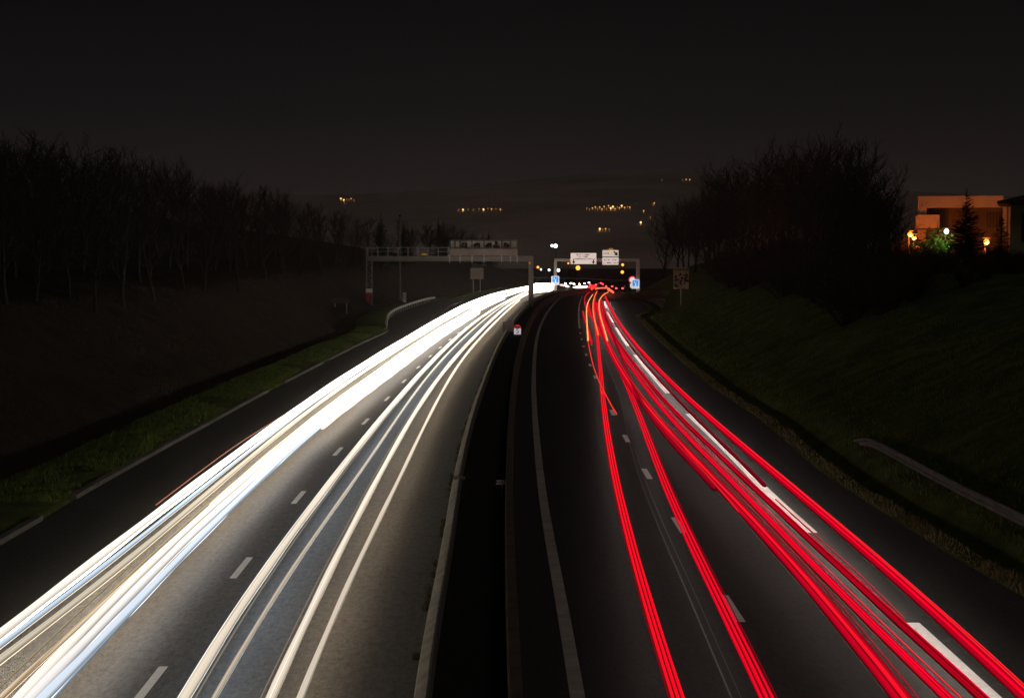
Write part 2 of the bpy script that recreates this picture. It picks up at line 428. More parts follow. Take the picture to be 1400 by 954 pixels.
s0 = s_of(pDR, P(791.8, 448.5).y)
for k in range(12): along(pDR, s0 + 4.33*k, .2, 3.0, mb)
along(pDR, s0 + 53, .2, 95, mb)
for y0, y1 in ((990,851),(728,565.5),(537.7,485),(473,447.7),(441,426),(421.4,412),(409,404.8)):
    Ya, Yb = P(700, y0).y, P(700, y1).y
    a, b = s_of(pLR, Ya), s_of(pLR, Yb)
    along(pLR, a, .3, b-a, mb)
along(pLR, s_of(pLR, P(700, 402).y), .3, 30, mb)
# edge line of the opposite hard shoulder, under the white trails
pSh = [Vector((fDL(Y) - 3.6, Y, 0)) for Y in range(-10, 330, 3)]
k = 4.0
while k < 330: along(pSh, k, .2, 39, mb); k += 52
tag(mb.build('road_markings', M['paint']), kind='structure')
mb = MB(); along(pW, 0, .25, sum((b-a).length for a, b in zip(pW, pW[1:])), mb)
tag(mb.build('road_markings', mat('dimlit_edge_paint', (.50, .46, .40), .65, 0, .3, 1.5)), kind='structure')  # same white paint darkened: weaker light on this line put into its colour
mb = MB()
seam = smooth_path(near([(980,906),(936,802),(905,731),(877,660),(860,602),(848,543),(835.6,512),(828,490)], 0, 8), step=2)
along(seam, 0, .035, 150, mb, .005); along([p + Vector((.16,0,0)) for p in seam], 3, .02, 60, mb, .005)
tag(mb.build('road_seam_line', mat('bitumen_seam', (.075,.085,.10), .4, .1, .3)), kind='structure')

# ------------------------------------------------------------------ median barriers
def barrier(path, label, secs=None, bm_=None):
    secs = secs or [(-.28,0),(-.26,.1),(-.13,.3),(-.10,BZ),(.10,BZ+.004),(.13,.3),(.26,.1),(.28,0)]
    mb = MB(); K = len(secs)
    for i, p in enumerate(path):
        d = (path[min(i+1, len(path)-1)] - path[max(i-1, 0)]); n = Vector((d.y, -d.x, 0)).normalized()
        for o, z in secs: q = p + n*o; mb.v.append((q.x, q.y, z))
    for i in range(len(path)-1):
        for k in range(K-1): j = i*K+k; mb.f.append((j, j+K, j+K+1, j+1))
    mb.f.append(tuple(range(K))); mb.f.append(tuple(reversed(range((len(path)-1)*K, len(path)*K))))
    o = mb.build('median_barrier', bm_ or M['concrete']); return tag(o, label, 'barrier', 'concrete barriers along the median')
barrier(pBL, 'low concrete barrier with pale top beside the white trails, weeds along its foot', [(-.16,0),(-.14,.2),(-.10,.34),(.085,.47),(.12,.44),(.14,0)])
barrier(pBR, 'low brownish concrete barrier of the median facing the red trails carriageway', [(-.13,0),(-.12,.3),(-.10,BZ-.02),(-.08,BZ),(.085,BZ+.002),(.10,BZ-.02),(.11,.3),(.12,0)], mat('brown_concrete', (.16,.125,.10), .85, 0, .35, 1.5, .4))

# ------------------------------------------------------------------ W-beam guardrails
def guardrail(pts, label, name='guardrail', posts=True, step=4.0, bury=0.0, sgn=1, rm='steel', pm='steel'):
    path = smooth_path(pts, step=1.0)
    root = empty(name, (0, 0, 0)); tag(root, label, 'guardrail')
    sec = [(0,.155),(.05,.11),(.05,.06),(0,.02),(0,-.02),(.05,-.06),(.05,-.11),(0,-.155)]
    mb = MB(); K = len(sec)*2
    for i, p in enumerate(path):
        d = (path[min(i+1, len(path)-1)] - path[max(i-1, 0)]); n = Vector((d.y, -d.x, 0)).normalized()*sgn
        for o, z in sec: q = p - n*o; mb.v.append((q.x, q.y, p.z-.155+z))
        for o, z in reversed(sec): q = p - n*(o-.012); mb.v.append((q.x, q.y, p.z-.155+z))
    for i in range(len(path)-1):
        for k in range(K): k2 = (k+1) % K; mb.f.append((i*K+k, (i+1)*K+k, (i+1)*K+k2, i*K+k2))
    mb.f.append(tuple(range(K))); mb.f.append(tuple(reversed(range((len(path)-1)*K, len(path)*K))))
    mb.build('rail', M[rm], root)
    s = 0; nxt = 1.5
    for a, b in zip(path, path[1:]):
        s += (b-a).length
        if posts and s >= nxt:
            nxt += step; d = (b-a).normalized(); n = Vector((d.y, -d.x, 0))*sgn
            g = gz(b.x + n.x*.14, b.y + n.y*.14)
            if b.z - g < .2: continue
            m2 = MB(); q = b + n*.12; m2.box(q.x-.05, q.x+.05, q.y-.04, q.y+.04, g-.2, b.z-.02); m2.build('post', M[pm], root)
    return root
g0 = [P(529,443,.25), P(530.5,430,.75), P(537,423.5,.78), P(550,417.5,.8), P(568,411.5,.8), P(585,406.8,.8), P(595,405.8,.35)]
guardrail([P(528,449,.15)] + g0, 'silver guardrail curving round the edge of the lay-by behind the grass strip', sgn=-1)
rp = []
for px, py in ((1165,596),(1185,604),(1214,620),(1250,640),(1288,660),(1345,690),(1399,716)):
    q = P(px, py, .5); rp.append(q)
h0 = [hit(px, py) for px, py in ((1168,602),(1214,630),(1288,672),(1399,730))]
pts = [h0[0] + Vector((0,0,.05))] + [h + Vector((0,0,.5)) for h in h0[1:]]
pts = [pts[0], pts[0].lerp(pts[1], .45) + Vector((0,0,.15))] + pts[1:]
pts.sort(key=lambda p: p.y); pts = extend_near(pts, 22)
guardrail(pts, 'long grey guardrail on the grassy bank beyond the ditch, its end sunk into the turf', sgn=1, rm='dullsteel', pm='darkpole')  # posts darkened: the shade around them is put into their colour

# ------------------------------------------------------------------ text
def text(body, size, m, parent, loc, name='lettering', rz=0, depth=.004):
    cu = bpy.data.curves.new(name, 'FONT'); cu.body = body; cu.size = size; cu.align_x = 'CENTER'; cu.align_y = 'CENTER'; cu.extrude = depth
    t = bpy.data.objects.new(name, cu); C.objects.link(t)
    me = bpy.data.meshes.new_from_object(t.evaluated_get(bpy.context.evaluated_depsgraph_get()))
    bpy.data.objects.remove(t)
    o = bpy.data.objects.new(name, me); C.objects.link(o); me.materials.clear(); me.materials.append(m)
    o.parent = parent; o.location = loc; o.rotation_euler = (math.pi/2, 0, rz)
    return o

# ------------------------------------------------------------------ first gantry (backs of its panels face the eye)
G = 268.0; gz0 = 0.0
def gx(px): return (px-700)/F*G
def gh(py): return at(700, py, G).z
gan = empty('sign_gantry', (0, G, 0)); tag(gan, 'grey steel gantry over the white trails with railed walkway and sign boxes seen from behind', 'gantry')
def gb(name, m, boxes, par=gan, bev=0):
    mb = MB()
    for b in boxes: mb.box(*b)
    o = mb.build(name, m, par)
    return bevel(o, bev) if bev else o
xl, xr = gx(505), gx(726)
zb0, zb1 = gh(357.3), gh(350)
gb('beam', M['greysteel'], [(gx(503), xr+.35, -.45, .45, zb0, zb1), (gx(503), xr+.3, -.5, -.455, zb1-.16, zb1-.02), (gx(503), xr+.3, -.5, -.455, zb0+.02, zb0+.14)])
# latticed mast
mb = MB(); zt = gh(338)
for sx in (-.38, .38):
    for sy in (-.35, .35): mb.box(xl+sx-.07, xl+sx+.07, sy-.07, sy+.07, gz(xl, G)-.3, zt)
z = .4
while z < zb0 - .4:
    for sy in (-.35, .35):
        mb.bar((xl-.36, sy, z), (xl+.36, sy, z+.45), .06); mb.bar((xl+.36, sy, z+.45), (xl-.36, sy, z+.9), .06)
    z += .9
mb.build('lattice_mast', M['greysteel'], gan)
gb('reflector', M['redwhite'], [(xl-.47, xl+.2, -.5, -.44, .2, 1.9)]); gb('reflector_band', M['whitepaint'], [(xl-.47, xl+.47, -.5, -.44, 1.95, 2.5)])
gb('post', M['greysteel'], [(xr-.36, xr+.36, -.36, .36, -.2, zb0+.7)], bev=.03)
xs0, xs1 = gx(615), gx(707.5)
for i in range(9):
    x = gx(503.5) + (gx(613) - gx(503.5))*i/8
    gb('rail_post', M['steel'], [(x-.05, x+.05, -.5, -.4, zb1, gh(338.5))])
gb('handrail', M['steel'], [(gx(503), xs0, -.48, -.43, gh(338.5)-.03, gh(338.5)+.03), (gx(503), xs0, -.48, -.43, gh(344)-.02, gh(344)+.02)])
panel = gb('sign_panel', M['backplate'], [(xs0, xs1, -.55, -.1, zb0-.05+.85, gh(340.2))], bev=.02)
cell = [615, 621.6, 629, 645.5, 662, 686, 698, 707.5]
zc0, zc1 = gh(340.0), gh(328)
gb('box_back', M['cream'], [(xs0+.05, xs1-.05, -.12, -.05, zc0, zc1-.1)])
gb('frame', mat('dark_frame', (.09,.075,.06), .7), [(xs0, xs1, -.56, .1, zc1-.16, zc1), (xs0, xs1, -.57, -.15, zc0+.002, zc0+.12)] + [(gx(c)-.09, gx(c)+.09, -.553, .08, zc0+.125, zc1-.165) for c in (615.8, 629.3, 645.5, 662, 686, 698, 706.8)] + [(gx(622.3)-.12, gx(622.3)+.12, -.54, 0, zc0+.125, zc1-.165)])
rr = random.Random(4)
for cx, w, h in ((635, 9, 9), (652, 8.5, 8.5), (668.5, 8, 7.5), (679, 9, 8.5), (692, 7.5, 8)):
    mb = MB(); x = gx(cx); ww = w/F*G; hh = h/F*G*1.45
    for k in range(7):
        a = rr.uniform(-.34, .34); b = rr.uniform(.15, .72)*(1 - abs(a))
        mb.ball((x+a*ww, -.32, zc0+.13+b*hh*.8), rr.uniform(.17, .29)*ww, 8, 6, rr.uniform(.7, 1.1))
    mb.box(x-ww*.48, x+ww*.48, -.45, -.16, zc0+.13, zc0+.13+hh*.22)
    mb.build('equipment', M['black'], gan)
for c in (615, 629.3, 645.5, 662, 686, 698, 707): gb('hanger', M['steel'], [(gx(c)-.07, gx(c)+.07, -.62, -.56, zb0-.25, zb0+.9)])
gb('lamp', M['orange'], [(gx(580)-.35, gx(580)+.35, -.5, -.35, zb1+.18, zb1+.30)])
gb('lamp', M['orange'], [(gx(724)-.12, gx(724)+.12, -.52, -.46, zb0-.35, zb0-.12)])

# ------------------------------------------------------------------ second gantry
G2 = 371.0
def g2x(px): return (px-700)/F*G2
def g2h(py): return at(700, py, G2).z
gan2 = empty('sign_gantry', (0, G2, 0)); tag(gan2, 'slim pale steel gantry over the red trails carrying two lit white direction signs', 'gantry')
bz = g2h(355.5)
M['headlitsteel'] = mat('headlit_gantry_steel', (.62,.56,.50), .6, 0, .1)  # gantry steel paled: headlight light on it is put into the colour
gb('beam', M['headlitsteel'], [(g2x(758.2), g2x(874), -.25, .25, bz-.3, bz+.3)], gan2, .03)
gb('post', M['headlitsteel'], [(g2x(759.3)-.3, g2x(759.3)+.3, -.3, .3, -.2, bz-.31)], gan2, .03)
gb('post', M['headlitsteel'], [(g2x(872)-.35, g2x(872)+.35, -.35, .35, -.6, bz-.31)], gan2, .03)
def lit_sign(x0, x1, y0, y1, label, dy=-.5):
    r = empty('direction_sign', (g2x((x0+x1)/2), G2+dy, g2h((y0+y1)/2))); tag(r, label, 'road sign')
    w, h = (x1-x0)/F*G2, (y1-y0)/F*G2
    return r, w, h
r, w, h = lit_sign(780, 815, 346, 361, 'wide white direction sign over the red trails with two black down arrows')
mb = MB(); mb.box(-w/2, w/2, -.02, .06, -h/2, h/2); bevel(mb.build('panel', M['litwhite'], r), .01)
for s in (-1, 1):
    mb = MB(); mb.box(s*w*.36-.06, s*w*.36+.06, .06, .3, -h/2+.1, h/2-.1); mb.build('bracket', M['greysteel'], r)
def arrow(par, x, z, L, ang, m):
    mb = MB(); T = Matrix.Translation((x, -.03, z)) @ Matrix.Rotation(ang, 4, 'Y')
    vs = [(-.12*L,0,.5*L),(.12*L,0,.5*L),(.12*L,0,0),(.45*L,0,.1*L),(0,0,-.5*L),(-.45*L,0,.1*L),(-.12*L,0,0)]
    A = [T @ Vector((a, b, c)) for a, b, c in vs]; B = [p + Vector((0,-.02,0)) for p in A]
    n = len(A); mb.add(A + B, [tuple(range(n, 2*n)), tuple(reversed(range(n)))] + [(i, (i+1) % n, n+(i+1) % n, n+i) for i in range(n)])
    return mb.build('arrow', m, par)
arrow(r, -w*.385, -h*.29, .85, 0, M['black']); arrow(r, w*.385, -h*.29, .85, 0, M['black'])
rr = random.Random(9)
M['faint'] = mat('weathered_lettering', (.10, .085, .075), .7)
def row(par, xa, xb, z, hh):               # worn lettering too small and faint to read
    mb = MB(); x = xa
    while x < xb:
        ww = rr.uniform(.12, .22)
        if rr.random() > .14:
            mb.box(x, x+.05, -.034, -.021, z-hh/2, z+hh/2)
            mb.box(x+.052, x+ww, -.034, -.021, z+hh/2-.06 if rr.random() > .4 else z-hh/2, z+hh/2 if rr.random() > .4 else z-hh/2+.06)
        x += ww+.07
    mb.build('lettering', M['faint'], par)
row(r, -w*.27, w*.34, h*.34, .26); row(r, -w*.22, w*.16, h*.15, .26); row(r, -w*.45, w*.44, -h*.04, .24)
r, w, h = lit_sign(823.3, 845.3, 342, 362, 'square white direction sign with a slanting black arrow and a dark middle bar')
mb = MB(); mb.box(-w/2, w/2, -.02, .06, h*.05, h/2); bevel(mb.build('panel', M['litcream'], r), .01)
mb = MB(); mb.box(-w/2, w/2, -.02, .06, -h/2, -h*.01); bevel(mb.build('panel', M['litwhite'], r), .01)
mb = MB(); mb.box(-w/2, w/2, -.01, .05, -h*.009, h*.049); mb.build('bar', M['faint'], r)
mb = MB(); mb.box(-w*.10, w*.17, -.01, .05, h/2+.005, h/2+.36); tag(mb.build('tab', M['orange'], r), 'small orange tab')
for s in (-1, 1):
    mb = MB(); mb.box(s*w*.3-.06, s*w*.3+.06, .06, .3, -h/2+.1, h/2-.1); mb.build('bracket', M['greysteel'], r)
arrow(r, w*.33, h*.27, 1.1, -R(45), M['black'])
row(r, -w*.43, -w*.1, h*.27, .3); row(r, -w*.38, w*.36, -h*.17, .26); row(r, -w*.43, w*.44, -h*.37, .26)

def blue_square(px0, px1, py0, py1, Y, label):
    a = at((px0+px1)/2, (py0+py1)/2, Y); w = (px1-px0)/F*Y; h = (py1-py0)/F*Y
    r = empty('lane_sign', a); tag(r, label, 'road sign', None)
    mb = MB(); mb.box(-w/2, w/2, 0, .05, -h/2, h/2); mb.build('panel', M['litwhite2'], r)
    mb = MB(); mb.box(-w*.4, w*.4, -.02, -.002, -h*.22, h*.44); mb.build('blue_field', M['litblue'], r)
    mb = MB()
    for a0, b0, t in (((.02,-.2),(.02,.12),.12), ((.02,.12),(.2,.4),.12), ((.2,.4),(.22,-.18),.06), ((-.14,.3),(-.14,.16),.1)):
        mb.bar((a0[0]*w, -.028, a0[1]*h), (b0[0]*w, -.028, b0[1]*h), t*w, .012)
    mb.build('symbol', M['litwhite2'], r)
    row(r, -w*.3, w*.3, -h*.36, .22)
    return r
blue_square(754, 764.5, 377.5, 389.5, G2-.7, 'blue and white lane diagram sign on the gantry post by the median')
blue_square(863.5, 874, 382.5, 394.5, G2-.8, 'blue and white lane diagram sign by the verge, overlapping a round speed sign')
a = at(864.5, 382.5, G2+.5); r = empty('speed_sign', a); tag(r, 'round red-ringed speed limit sign half behind a blue square', 'road sign')
def disc(r0, y, n=28, inner=0.0, th=.03):
    mb = MB(); vs = []
    for yy in (y, y+th):
        for k in range(n): vs.append((r0*math.cos(2*math.pi*k/n), yy, r0*math.sin(2*math.pi*k/n)))
    mb.add(vs, [tuple(reversed(range(n))), tuple(range(n, 2*n))] + [(k, (k+1) % n, n+(k+1) % n, n+k) for k in range(n)]); return mb
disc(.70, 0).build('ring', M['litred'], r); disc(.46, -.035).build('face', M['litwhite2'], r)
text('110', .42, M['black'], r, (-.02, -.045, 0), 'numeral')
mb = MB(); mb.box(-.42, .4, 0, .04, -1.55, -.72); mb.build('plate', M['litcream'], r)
mb = MB(); mb.box(-.05, .05, .045, .12, -a.z-.2+gz(a.x, a.y), .3); mb.build('post', M['greysteel'], r)

# ------------------------------------------------------------------ roadside signs
def post_sign(name, base, w, z0, z1, posts, label, m, cat='road sign', ptop=None, th=.06, pm='steel', pw=.1):
    r = empty(name, base); tag(r, label, cat)
    mb = MB(); mb.box(-w/2, w/2, -.03, th-.03, z0, z1); bevel(mb.build('panel', m, r), .012)
    for px in posts:
        mb = MB(); mb.tube([(px, th+.03, -.3), (px, th+.03, ptop or z1-.1)], pw/2, 8); mb.build('post', M[pm], r)
    return r
b = hit(931, 417); s = F/b.y
r = post_sign('information_sign', b, 21/s, (417-395)/s, (417-366)/s, [0], 'tall weathered poster-like sign on one pole on the dark grassy bank', mat('weathered_sign', (.30,.27,.20), .7, 0, .5, 1.1), ptop=(417-360)/s)
def blotches(par, w, h, cz, seed, n=26):
    q = random.Random(seed); mb = MB()
    for i in range(n):
        x, z = q.uniform(-.4, .4)*w, cz + q.uniform(-.38, .38)*h; k = 7
        rr0 = q.uniform(.03, .13)*w; pts = [(x + rr0*q.uniform(.5,1.2)*math.cos(2*math.pi*j/k), -.036 - i*.0004, z + rr0*q.uniform(.5,1.1)*math.sin(2*math.pi*j/k)) for j in range(k)]
        mb.add(pts, [tuple(range(k))])
    return mb.build('print', mat('dark_print', (.03,.028,.024), .8), par)
blotches(r, 21/s, 24/s, (417-383)/s, 3)
mb = MB(); mb.box(-10/s, 10/s, -.05, -.034, (417-370.5)/s, (417-367)/s); mb.build('header', mat('brown_header', (.14,.09,.04), .8), r)
b = P(652, 400.5); s = F/b.y
post_sign('road_sign', Vector((b.x, b.y, gz(b.x, b.y))), 18/s, (400-382)/s, (400-367)/s, [-5/s, 4.5/s], 'large grey back of a sign on two posts behind the first gantry', M['backplate'])
b = hit(466, 425); s = F/b.y
post_sign('road_sign', b, 26/s, (424-413.5)/s, (424-406.5)/s, [-8/s, 8/s], 'low wide dark sign on two short legs at the foot of the wooded slope', mat('dim_sign_back', (.08,.075,.06), .8))
# kilometre marker and its neighbour on the median
b = P(707.5, 459); s = F/b.y
r = empty('kilometre_marker', b); tag(r, 'red topped white kilometre marker reading 5 on the median', 'marker')
w = 9.6/s; zb, zm, zt = (459-457)/s, (459-449)/s, (459-443.6)/s
prof = [(-w/2, zm), (-w/2*.98, zm+.35*(zt-zm)), (-w*.38, zm+.72*(zt-zm)), (-w*.2, zt-.03), (0, zt), (w*.2, zt-.03), (w*.38, zm+.72*(zt-zm)), (w/2*.98, zm+.35*(zt-zm)), (w/2, zm)]
n = len(prof); mb = MB(); mb.add([(x, -.03, z) for x, z in prof] + [(x, .05, z) for x, z in prof], [tuple(range(n)), tuple(reversed(range(n, 2*n)))] + [((i+1) % n, i, n+i, n+(i+1) % n) for i in range(n)])
mb.build('cap', glowpanel('marker_red_glow', (.9,.07,.05), .33), r)  # headlight return of cap and panel is put in as emission
mb = MB(); mb.box(-w/2, w/2, -.03, .05, zb, zm-.003); mb.build('panel', glowpanel('marker_white_glow', (.95,.85,.95), .45), r)
mb = MB(); mb.box(-w/2, w/2, -.031, .05, zb-.15, zb-.003); mb.build('foot_band', mat('navy_band', (.02,.025,.08), .6), r)
text('5', .62, M['black'], r, (0, -.035, (zb+zm)/2+.02), 'numeral')
row(r, -w*.33, w*.33, zm+.12, .16)
mb = MB(); mb.tube([(w*.2, .1, -.2), (w*.2, .1, zm)], .05, 8); mb.build('post', M['steel'], r)
b = P(695, 458); s = F/b.y
r = empty('marker_box', b); tag(r, 'grey weathered marker plate with dark side edge next to the red topped one', 'marker')
mb = MB(); mb.box(-.28, .5, -.04, .04, .28, 1.25); bevel(mb.build('panel', mat('dull_mauve_grey', (.30,.25,.27), .8), r), .02)
mb = MB(); mb.box(-.5, -.31, -.02, .1, .2, 1.2); mb.build('side_plate', M['backplate'], r)
mb = MB(); mb.tube([(-.1, .09, -.1), (-.1, .09, 1.1)], .05, 8); mb.build('post', M['steel'], r)
# small distance plates
b = P(686, 680); s = F/b.y
r = empty('distance_plate', b); tag(r, 'small white plate reading 4+900 on a thin post between the barriers', 'marker')
mb = MB(); mb.box(-8/s, 8/s, -.015, .015, 18/s, 24.3/s); bevel(mb.build('plate', mat('plate_white', (.62,.58,.62), .5), r), .004)
text('4+900', .155, M['black'], r, (0, -.018, 21.1/s), 'lettering', depth=.001)
mb = MB(); mb.tube([(0, .04, -.1), (0, .04, 23/s)], .025, 8); mb.build('post', M['steel'], r)
b = P(628.5, 674); s = F/b.y
r = empty('distance_plate', b); tag(r, 'small blank brownish plate on a post in front of the barrier with the pale top', 'marker')
mb = MB(); mb.box(-8.3/s, 7.3/s, -.015, .015, 18.5/s, 24/s); bevel(mb.build('plate', M['backplate'], r), .004)
mb = MB(); mb.tube([(0, .04, -.1), (0, .04, 23/s)], .03, 8); mb.build('post', M['steel'], r)
# tall pole and cabinet behind the lay-by
b = hit(553, 413) or P(553, 413); s = F/b.y
r = empty('roadside_cabinet', b); tag(r, 'narrow white cabinet standing behind the curving guardrail', 'cabinet')
mb = MB(); mb.box(-2.3/s, 2.3/s, -.2, .25, -.2, 13/s); bevel(mb.build('housing', M['whitepaint'], r), .02)
mb = MB(); mb.box(-1.7/s, 1.7/s, -.215, -.203, 3/s, 12/s); mb.build('door', M['cream'], r)
b = hit(547, 411); s = F/b.y
r = empty('camera_mast', b); tag(r, 'very tall slim dark pole rising behind the first gantry beside a white cabinet', 'pole')
mb = MB(); mb.tube([(0,0,-.2),(0,0,2.5),(0,0,(411-296)/s)], [.17,.14,.07], 10); mb.build('shaft', mat('mast_paint', (.14,.12,.10), .7), r)
mb = MB(); mb.box(-.18, .18, -.25, .1, (411-297)/s, (411-294)/s); mb.build('housing', M['black'], r)

# log terrace on the bank by the second gantry
r = empty('log_terrace', hit(895, 410)); tag(r, 'stepped rows of pale logs set into the bank beside the second gantry', 'terrace')
for k in range(8):
    t = k/7
    A = hit(915 - 3*t + (t*0), 400 + 0.0) ; 
    p0, p1 = (876 + 12*t - 2, 400.5 + 1.9*k), (915 - 9*t, 400 + 2.9*k)
    pts = []
    for j in range(7):
        u = j/6; h = hit(p0[0]+(p1[0]-p0[0])*u, p0[1]+(p1[1]-p0[1])*u - 3*math.sin(math.pi*u)*.6)
        if h is not None: pts.append(h + Vector((0, 0, .06)) - r.location)
    if len(pts) > 2:
        mb = MB(); mb.tube(pts, .065, 7); mb.build('log', M['log'], r)

# ------------------------------------------------------------------ light trails: lamps drawn out along the lanes, real luminous strands at lamp height
def trail_mat(name, hot, edge, near_s, far_s, seed, under=3.0, ucol=(1.0, .76, .50), lo=-.38, hi=-.78, dim=1.0):
    # dipped lamps imitated: an added underside glow, unseen from above, lights the road
    m, nt, b = nm(name)
    uv = N(nt, 'ShaderNodeUVMap'); sep = N(nt, 'ShaderNodeSeparateXYZ'); nt.links.new(uv.outputs[0], sep.inputs[0])
    cb = N(nt, 'ShaderNodeCombineXYZ'); cb.inputs[2].default_value = seed
    mu = N(nt, 'ShaderNodeMath', operation='MULTIPLY'); mu.inputs[1].default_value = 7.0; nt.links.new(sep.outputs[0], mu.inputs[0]); nt.links.new(mu.outputs[0], cb.inputs[0])
    mv = N(nt, 'ShaderNodeMath', operation='MULTIPLY'); mv.inputs[1].default_value = .5; nt.links.new(sep.outputs[1], mv.inputs[0]); nt.links.new(mv.outputs[0], cb.inputs[1])
    no = N(nt, 'ShaderNodeTexNoise', Scale=1.4, Detail=4.0, Roughness=.7); nt.links.new(cb.outputs[0], no.inputs['Vector'])
    rp = N(nt, 'ShaderNodeValToRGB'); rp.color_ramp.elements[0].position = .38; rp.color_ramp.elements[0].color = (*edge, 1); rp.color_ramp.elements[1].position = .6; rp.color_ramp.elements[1].color = (*hot, 1)
    nt.links.new(no.outputs['Fac'], rp.inputs['Fac'])
    mr = N(nt, 'ShaderNodeMapRange'); mr.inputs['To Min'].default_value = near_s; mr.inputs['To Max'].default_value = far_s; mr.inputs['From Min'].default_value = .10; mr.inputs['From Max'].default_value = .5; mr.interpolation_type = 'SMOOTHSTEP'
    nt.links.new(sep.outputs[1], mr.inputs['Value'])
    b.inputs['Base Color'].default_value = (.02, .02, .02, 1); b.inputs['Roughness'].default_value = .8
    ge = N(nt, 'ShaderNodeNewGeometry'); sx = N(nt, 'ShaderNodeSeparateXYZ'); nt.links.new(ge.outputs['Normal'], sx.inputs[0])
    dn = N(nt, 'ShaderNodeMapRange'); dn.inputs['From Min'].default_value = lo; dn.inputs['From Max'].default_value = hi; dn.interpolation_type = 'SMOOTHSTEP'
    nt.links.new(sx.outputs[2], dn.inputs['Value'])
    sc1 = N(nt, 'ShaderNodeVectorMath', operation='SCALE'); nt.links.new(rp.outputs[0], sc1.inputs[0]); 
    ab = N(nt, 'ShaderNodeMath', operation='MULTIPLY_ADD'); ab.inputs[1].default_value = 2.0; ab.inputs[2].default_value = -1.0; nt.links.new(sep.outputs[0], ab.inputs[0])
    a2 = N(nt, 'ShaderNodeMath', operation='ABSOLUTE'); nt.links.new(ab.outputs[0], a2.inputs[0])
    a3 = N(nt, 'ShaderNodeMath', operation='POWER'); a3.inputs[1].default_value = 2.2; nt.links.new(a2.outputs[0], a3.inputs[0])
    a4 = N(nt, 'ShaderNodeMath', operation='MULTIPLY_ADD'); a4.inputs[1].default_value = -.8; a4.inputs[2].default_value = 1.0; nt.links.new(a3.outputs[0], a4.inputs[0])
    a5 = N(nt, 'ShaderNodeMath', operation='MULTIPLY'); nt.links.new(a4.outputs[0], a5.inputs[0]); nt.links.new(mr.outputs[0], a5.inputs[1])
    sd = N(nt, 'ShaderNodeMapRange'); sd.inputs['From Min'].default_value = -.35; sd.inputs['From Max'].default_value = .15; sd.inputs['To Min'].default_value = dim; sd.inputs['To Max'].default_value = 1.0
    nt.links.new(sx.outputs[2], sd.inputs['Value'])
    a6 = N(nt, 'ShaderNodeMath', operation='MULTIPLY'); nt.links.new(a5.outputs[0], a6.inputs[0]); nt.links.new(sd.outputs[0], a6.inputs[1])
    nt.links.new(a6.outputs[0], sc1.inputs['Scale'])
    mxn = N(nt, 'ShaderNodeMix', data_type='RGBA'); nt.links.new(dn.outputs[0], mxn.inputs[0]); nt.links.new(sc1.outputs[0], mxn.inputs[6])
    mxn.inputs[7].default_value = (ucol[0]*under, ucol[1]*under, ucol[2]*under, 1)
    nt.links.new(mxn.outputs[2], b.inputs['Emission Color']); b.inputs['Emission Strength'].default_value = 1.0
    return m
def trail(name, pxs, z, rad, m, label, cat, group, ext=None, dx=0.0, dz=0.0, n=70):
    pts = [P(x, y, z) for x, y in pxs]; pts.sort(key=lambda p: p.y)
    if ext is not None and pts[0].y > ext: pts = extend_near(pts, ext)
    path = smooth_log(pts, n)
    if ext is not None: d_ = (path[0] - path[3])/(path[0].y - path[3].y); path = [path[0] + d_*(5 - path[0].y)] + path; n += 1   # on under the bridge
    path = [p + Vector((dx, 0, dz)) for p in path]
    S = 8; L0 = path[0].y
    rads = [rad*(.92 + .08*math.sin(i*.9 + dx*30)) for i in range(n)]
    if 'headlight' in name: rads = [r_*(1 + .55*min(1, max(0, (p.y-70)/180))) for r_, p in zip(rads, path)]  # widened far off: bloom put into the shape of the strands
    elif 'taillight' in name: rads = [r_*(1 + .6*min(1, max(0, (p.y-110)/200))) for r_, p in zip(rads, path)]
    rads[0] *= .35; rads[-1] *= .35
    if n > 6:
        path[1] = path[0].lerp(path[1], .12); path[-2] = path[-1].lerp(path[-2], .12)
    mb = MB(); mb.tube(path, rads, S)
    o = mb.build(name, m, None, True)
    l = o.data.uv_layers.new(name='UVMap')
    vu = [((k if k <= S/2 else S-k)/(S/2), min(1.0, max(0.0, path[i].y)/300.0)) for i in range(n) for k in range(S)]
    for lp in o.data.loops: l.data[lp.index].uv = vu[lp.vertex_index]
    o.visible_shadow = True
    return tag(o, label, cat, group)
WC, WW, WB = (1.0, .80, .60), (1.0, .90, .76), (.74, .88, 1.0)
GL = 'white headlight trails on the oncoming carriageway'
E = 22
hz = .66
trail('headlight_trail', [(724,391.5),(709,392.7),(684,397),(650,409.5),(600,438),(550,469),(485,507),(392,573),(300,643),(200,721),(100,800),(0,880)], hz, .115, trail_mat('trail_white_a', WW, (.9,.8,.72), 1.25, 9, 1, 9.0, (1.0, .86, .68), .1, -.2), 'brightest outer white light trail beside the hard shoulder', 'light trail', GL, E)  # wide underside glow added to light the shoulder and slope
trail('headlight_trail', [(715,394),(684,399),(650,412),(600,441),(550,473),(485,512),(392,580.5),(290,663),(200,738),(92,826),(0,895)], hz, .06, trail_mat('trail_blue_a', WB, (.45,.6,.85), 0.95, 6, 2), 'narrow bluish light trail pressed against the outermost white one', 'light trail', GL, E)
trail('headlight_trail', [(715,394.5),(684,401),(650,415.5),(600,445),(550,477),(485,518),(392,588),(305,662),(200,757),(92,848),(0,916)], hz, .075, trail_mat('trail_cream_a', (1.0,.9,.72), (.5,.42,.3), 1.0, 6, 3), 'cream light trail along the inner side of the bluish one', 'light trail', GL, E)
trail('headlight_trail', [(690,402),(650,420),(600,453),(534,498),(485,529),(392,602),(300,680),(287,692)], hz, .06, trail_mat('trail_cream_b', (1.0,.82,.62), (.7,.5,.34), 1.0, 6, 4), 'short pale trail ending in a rounded tip between two broad white trails', 'light trail', GL)
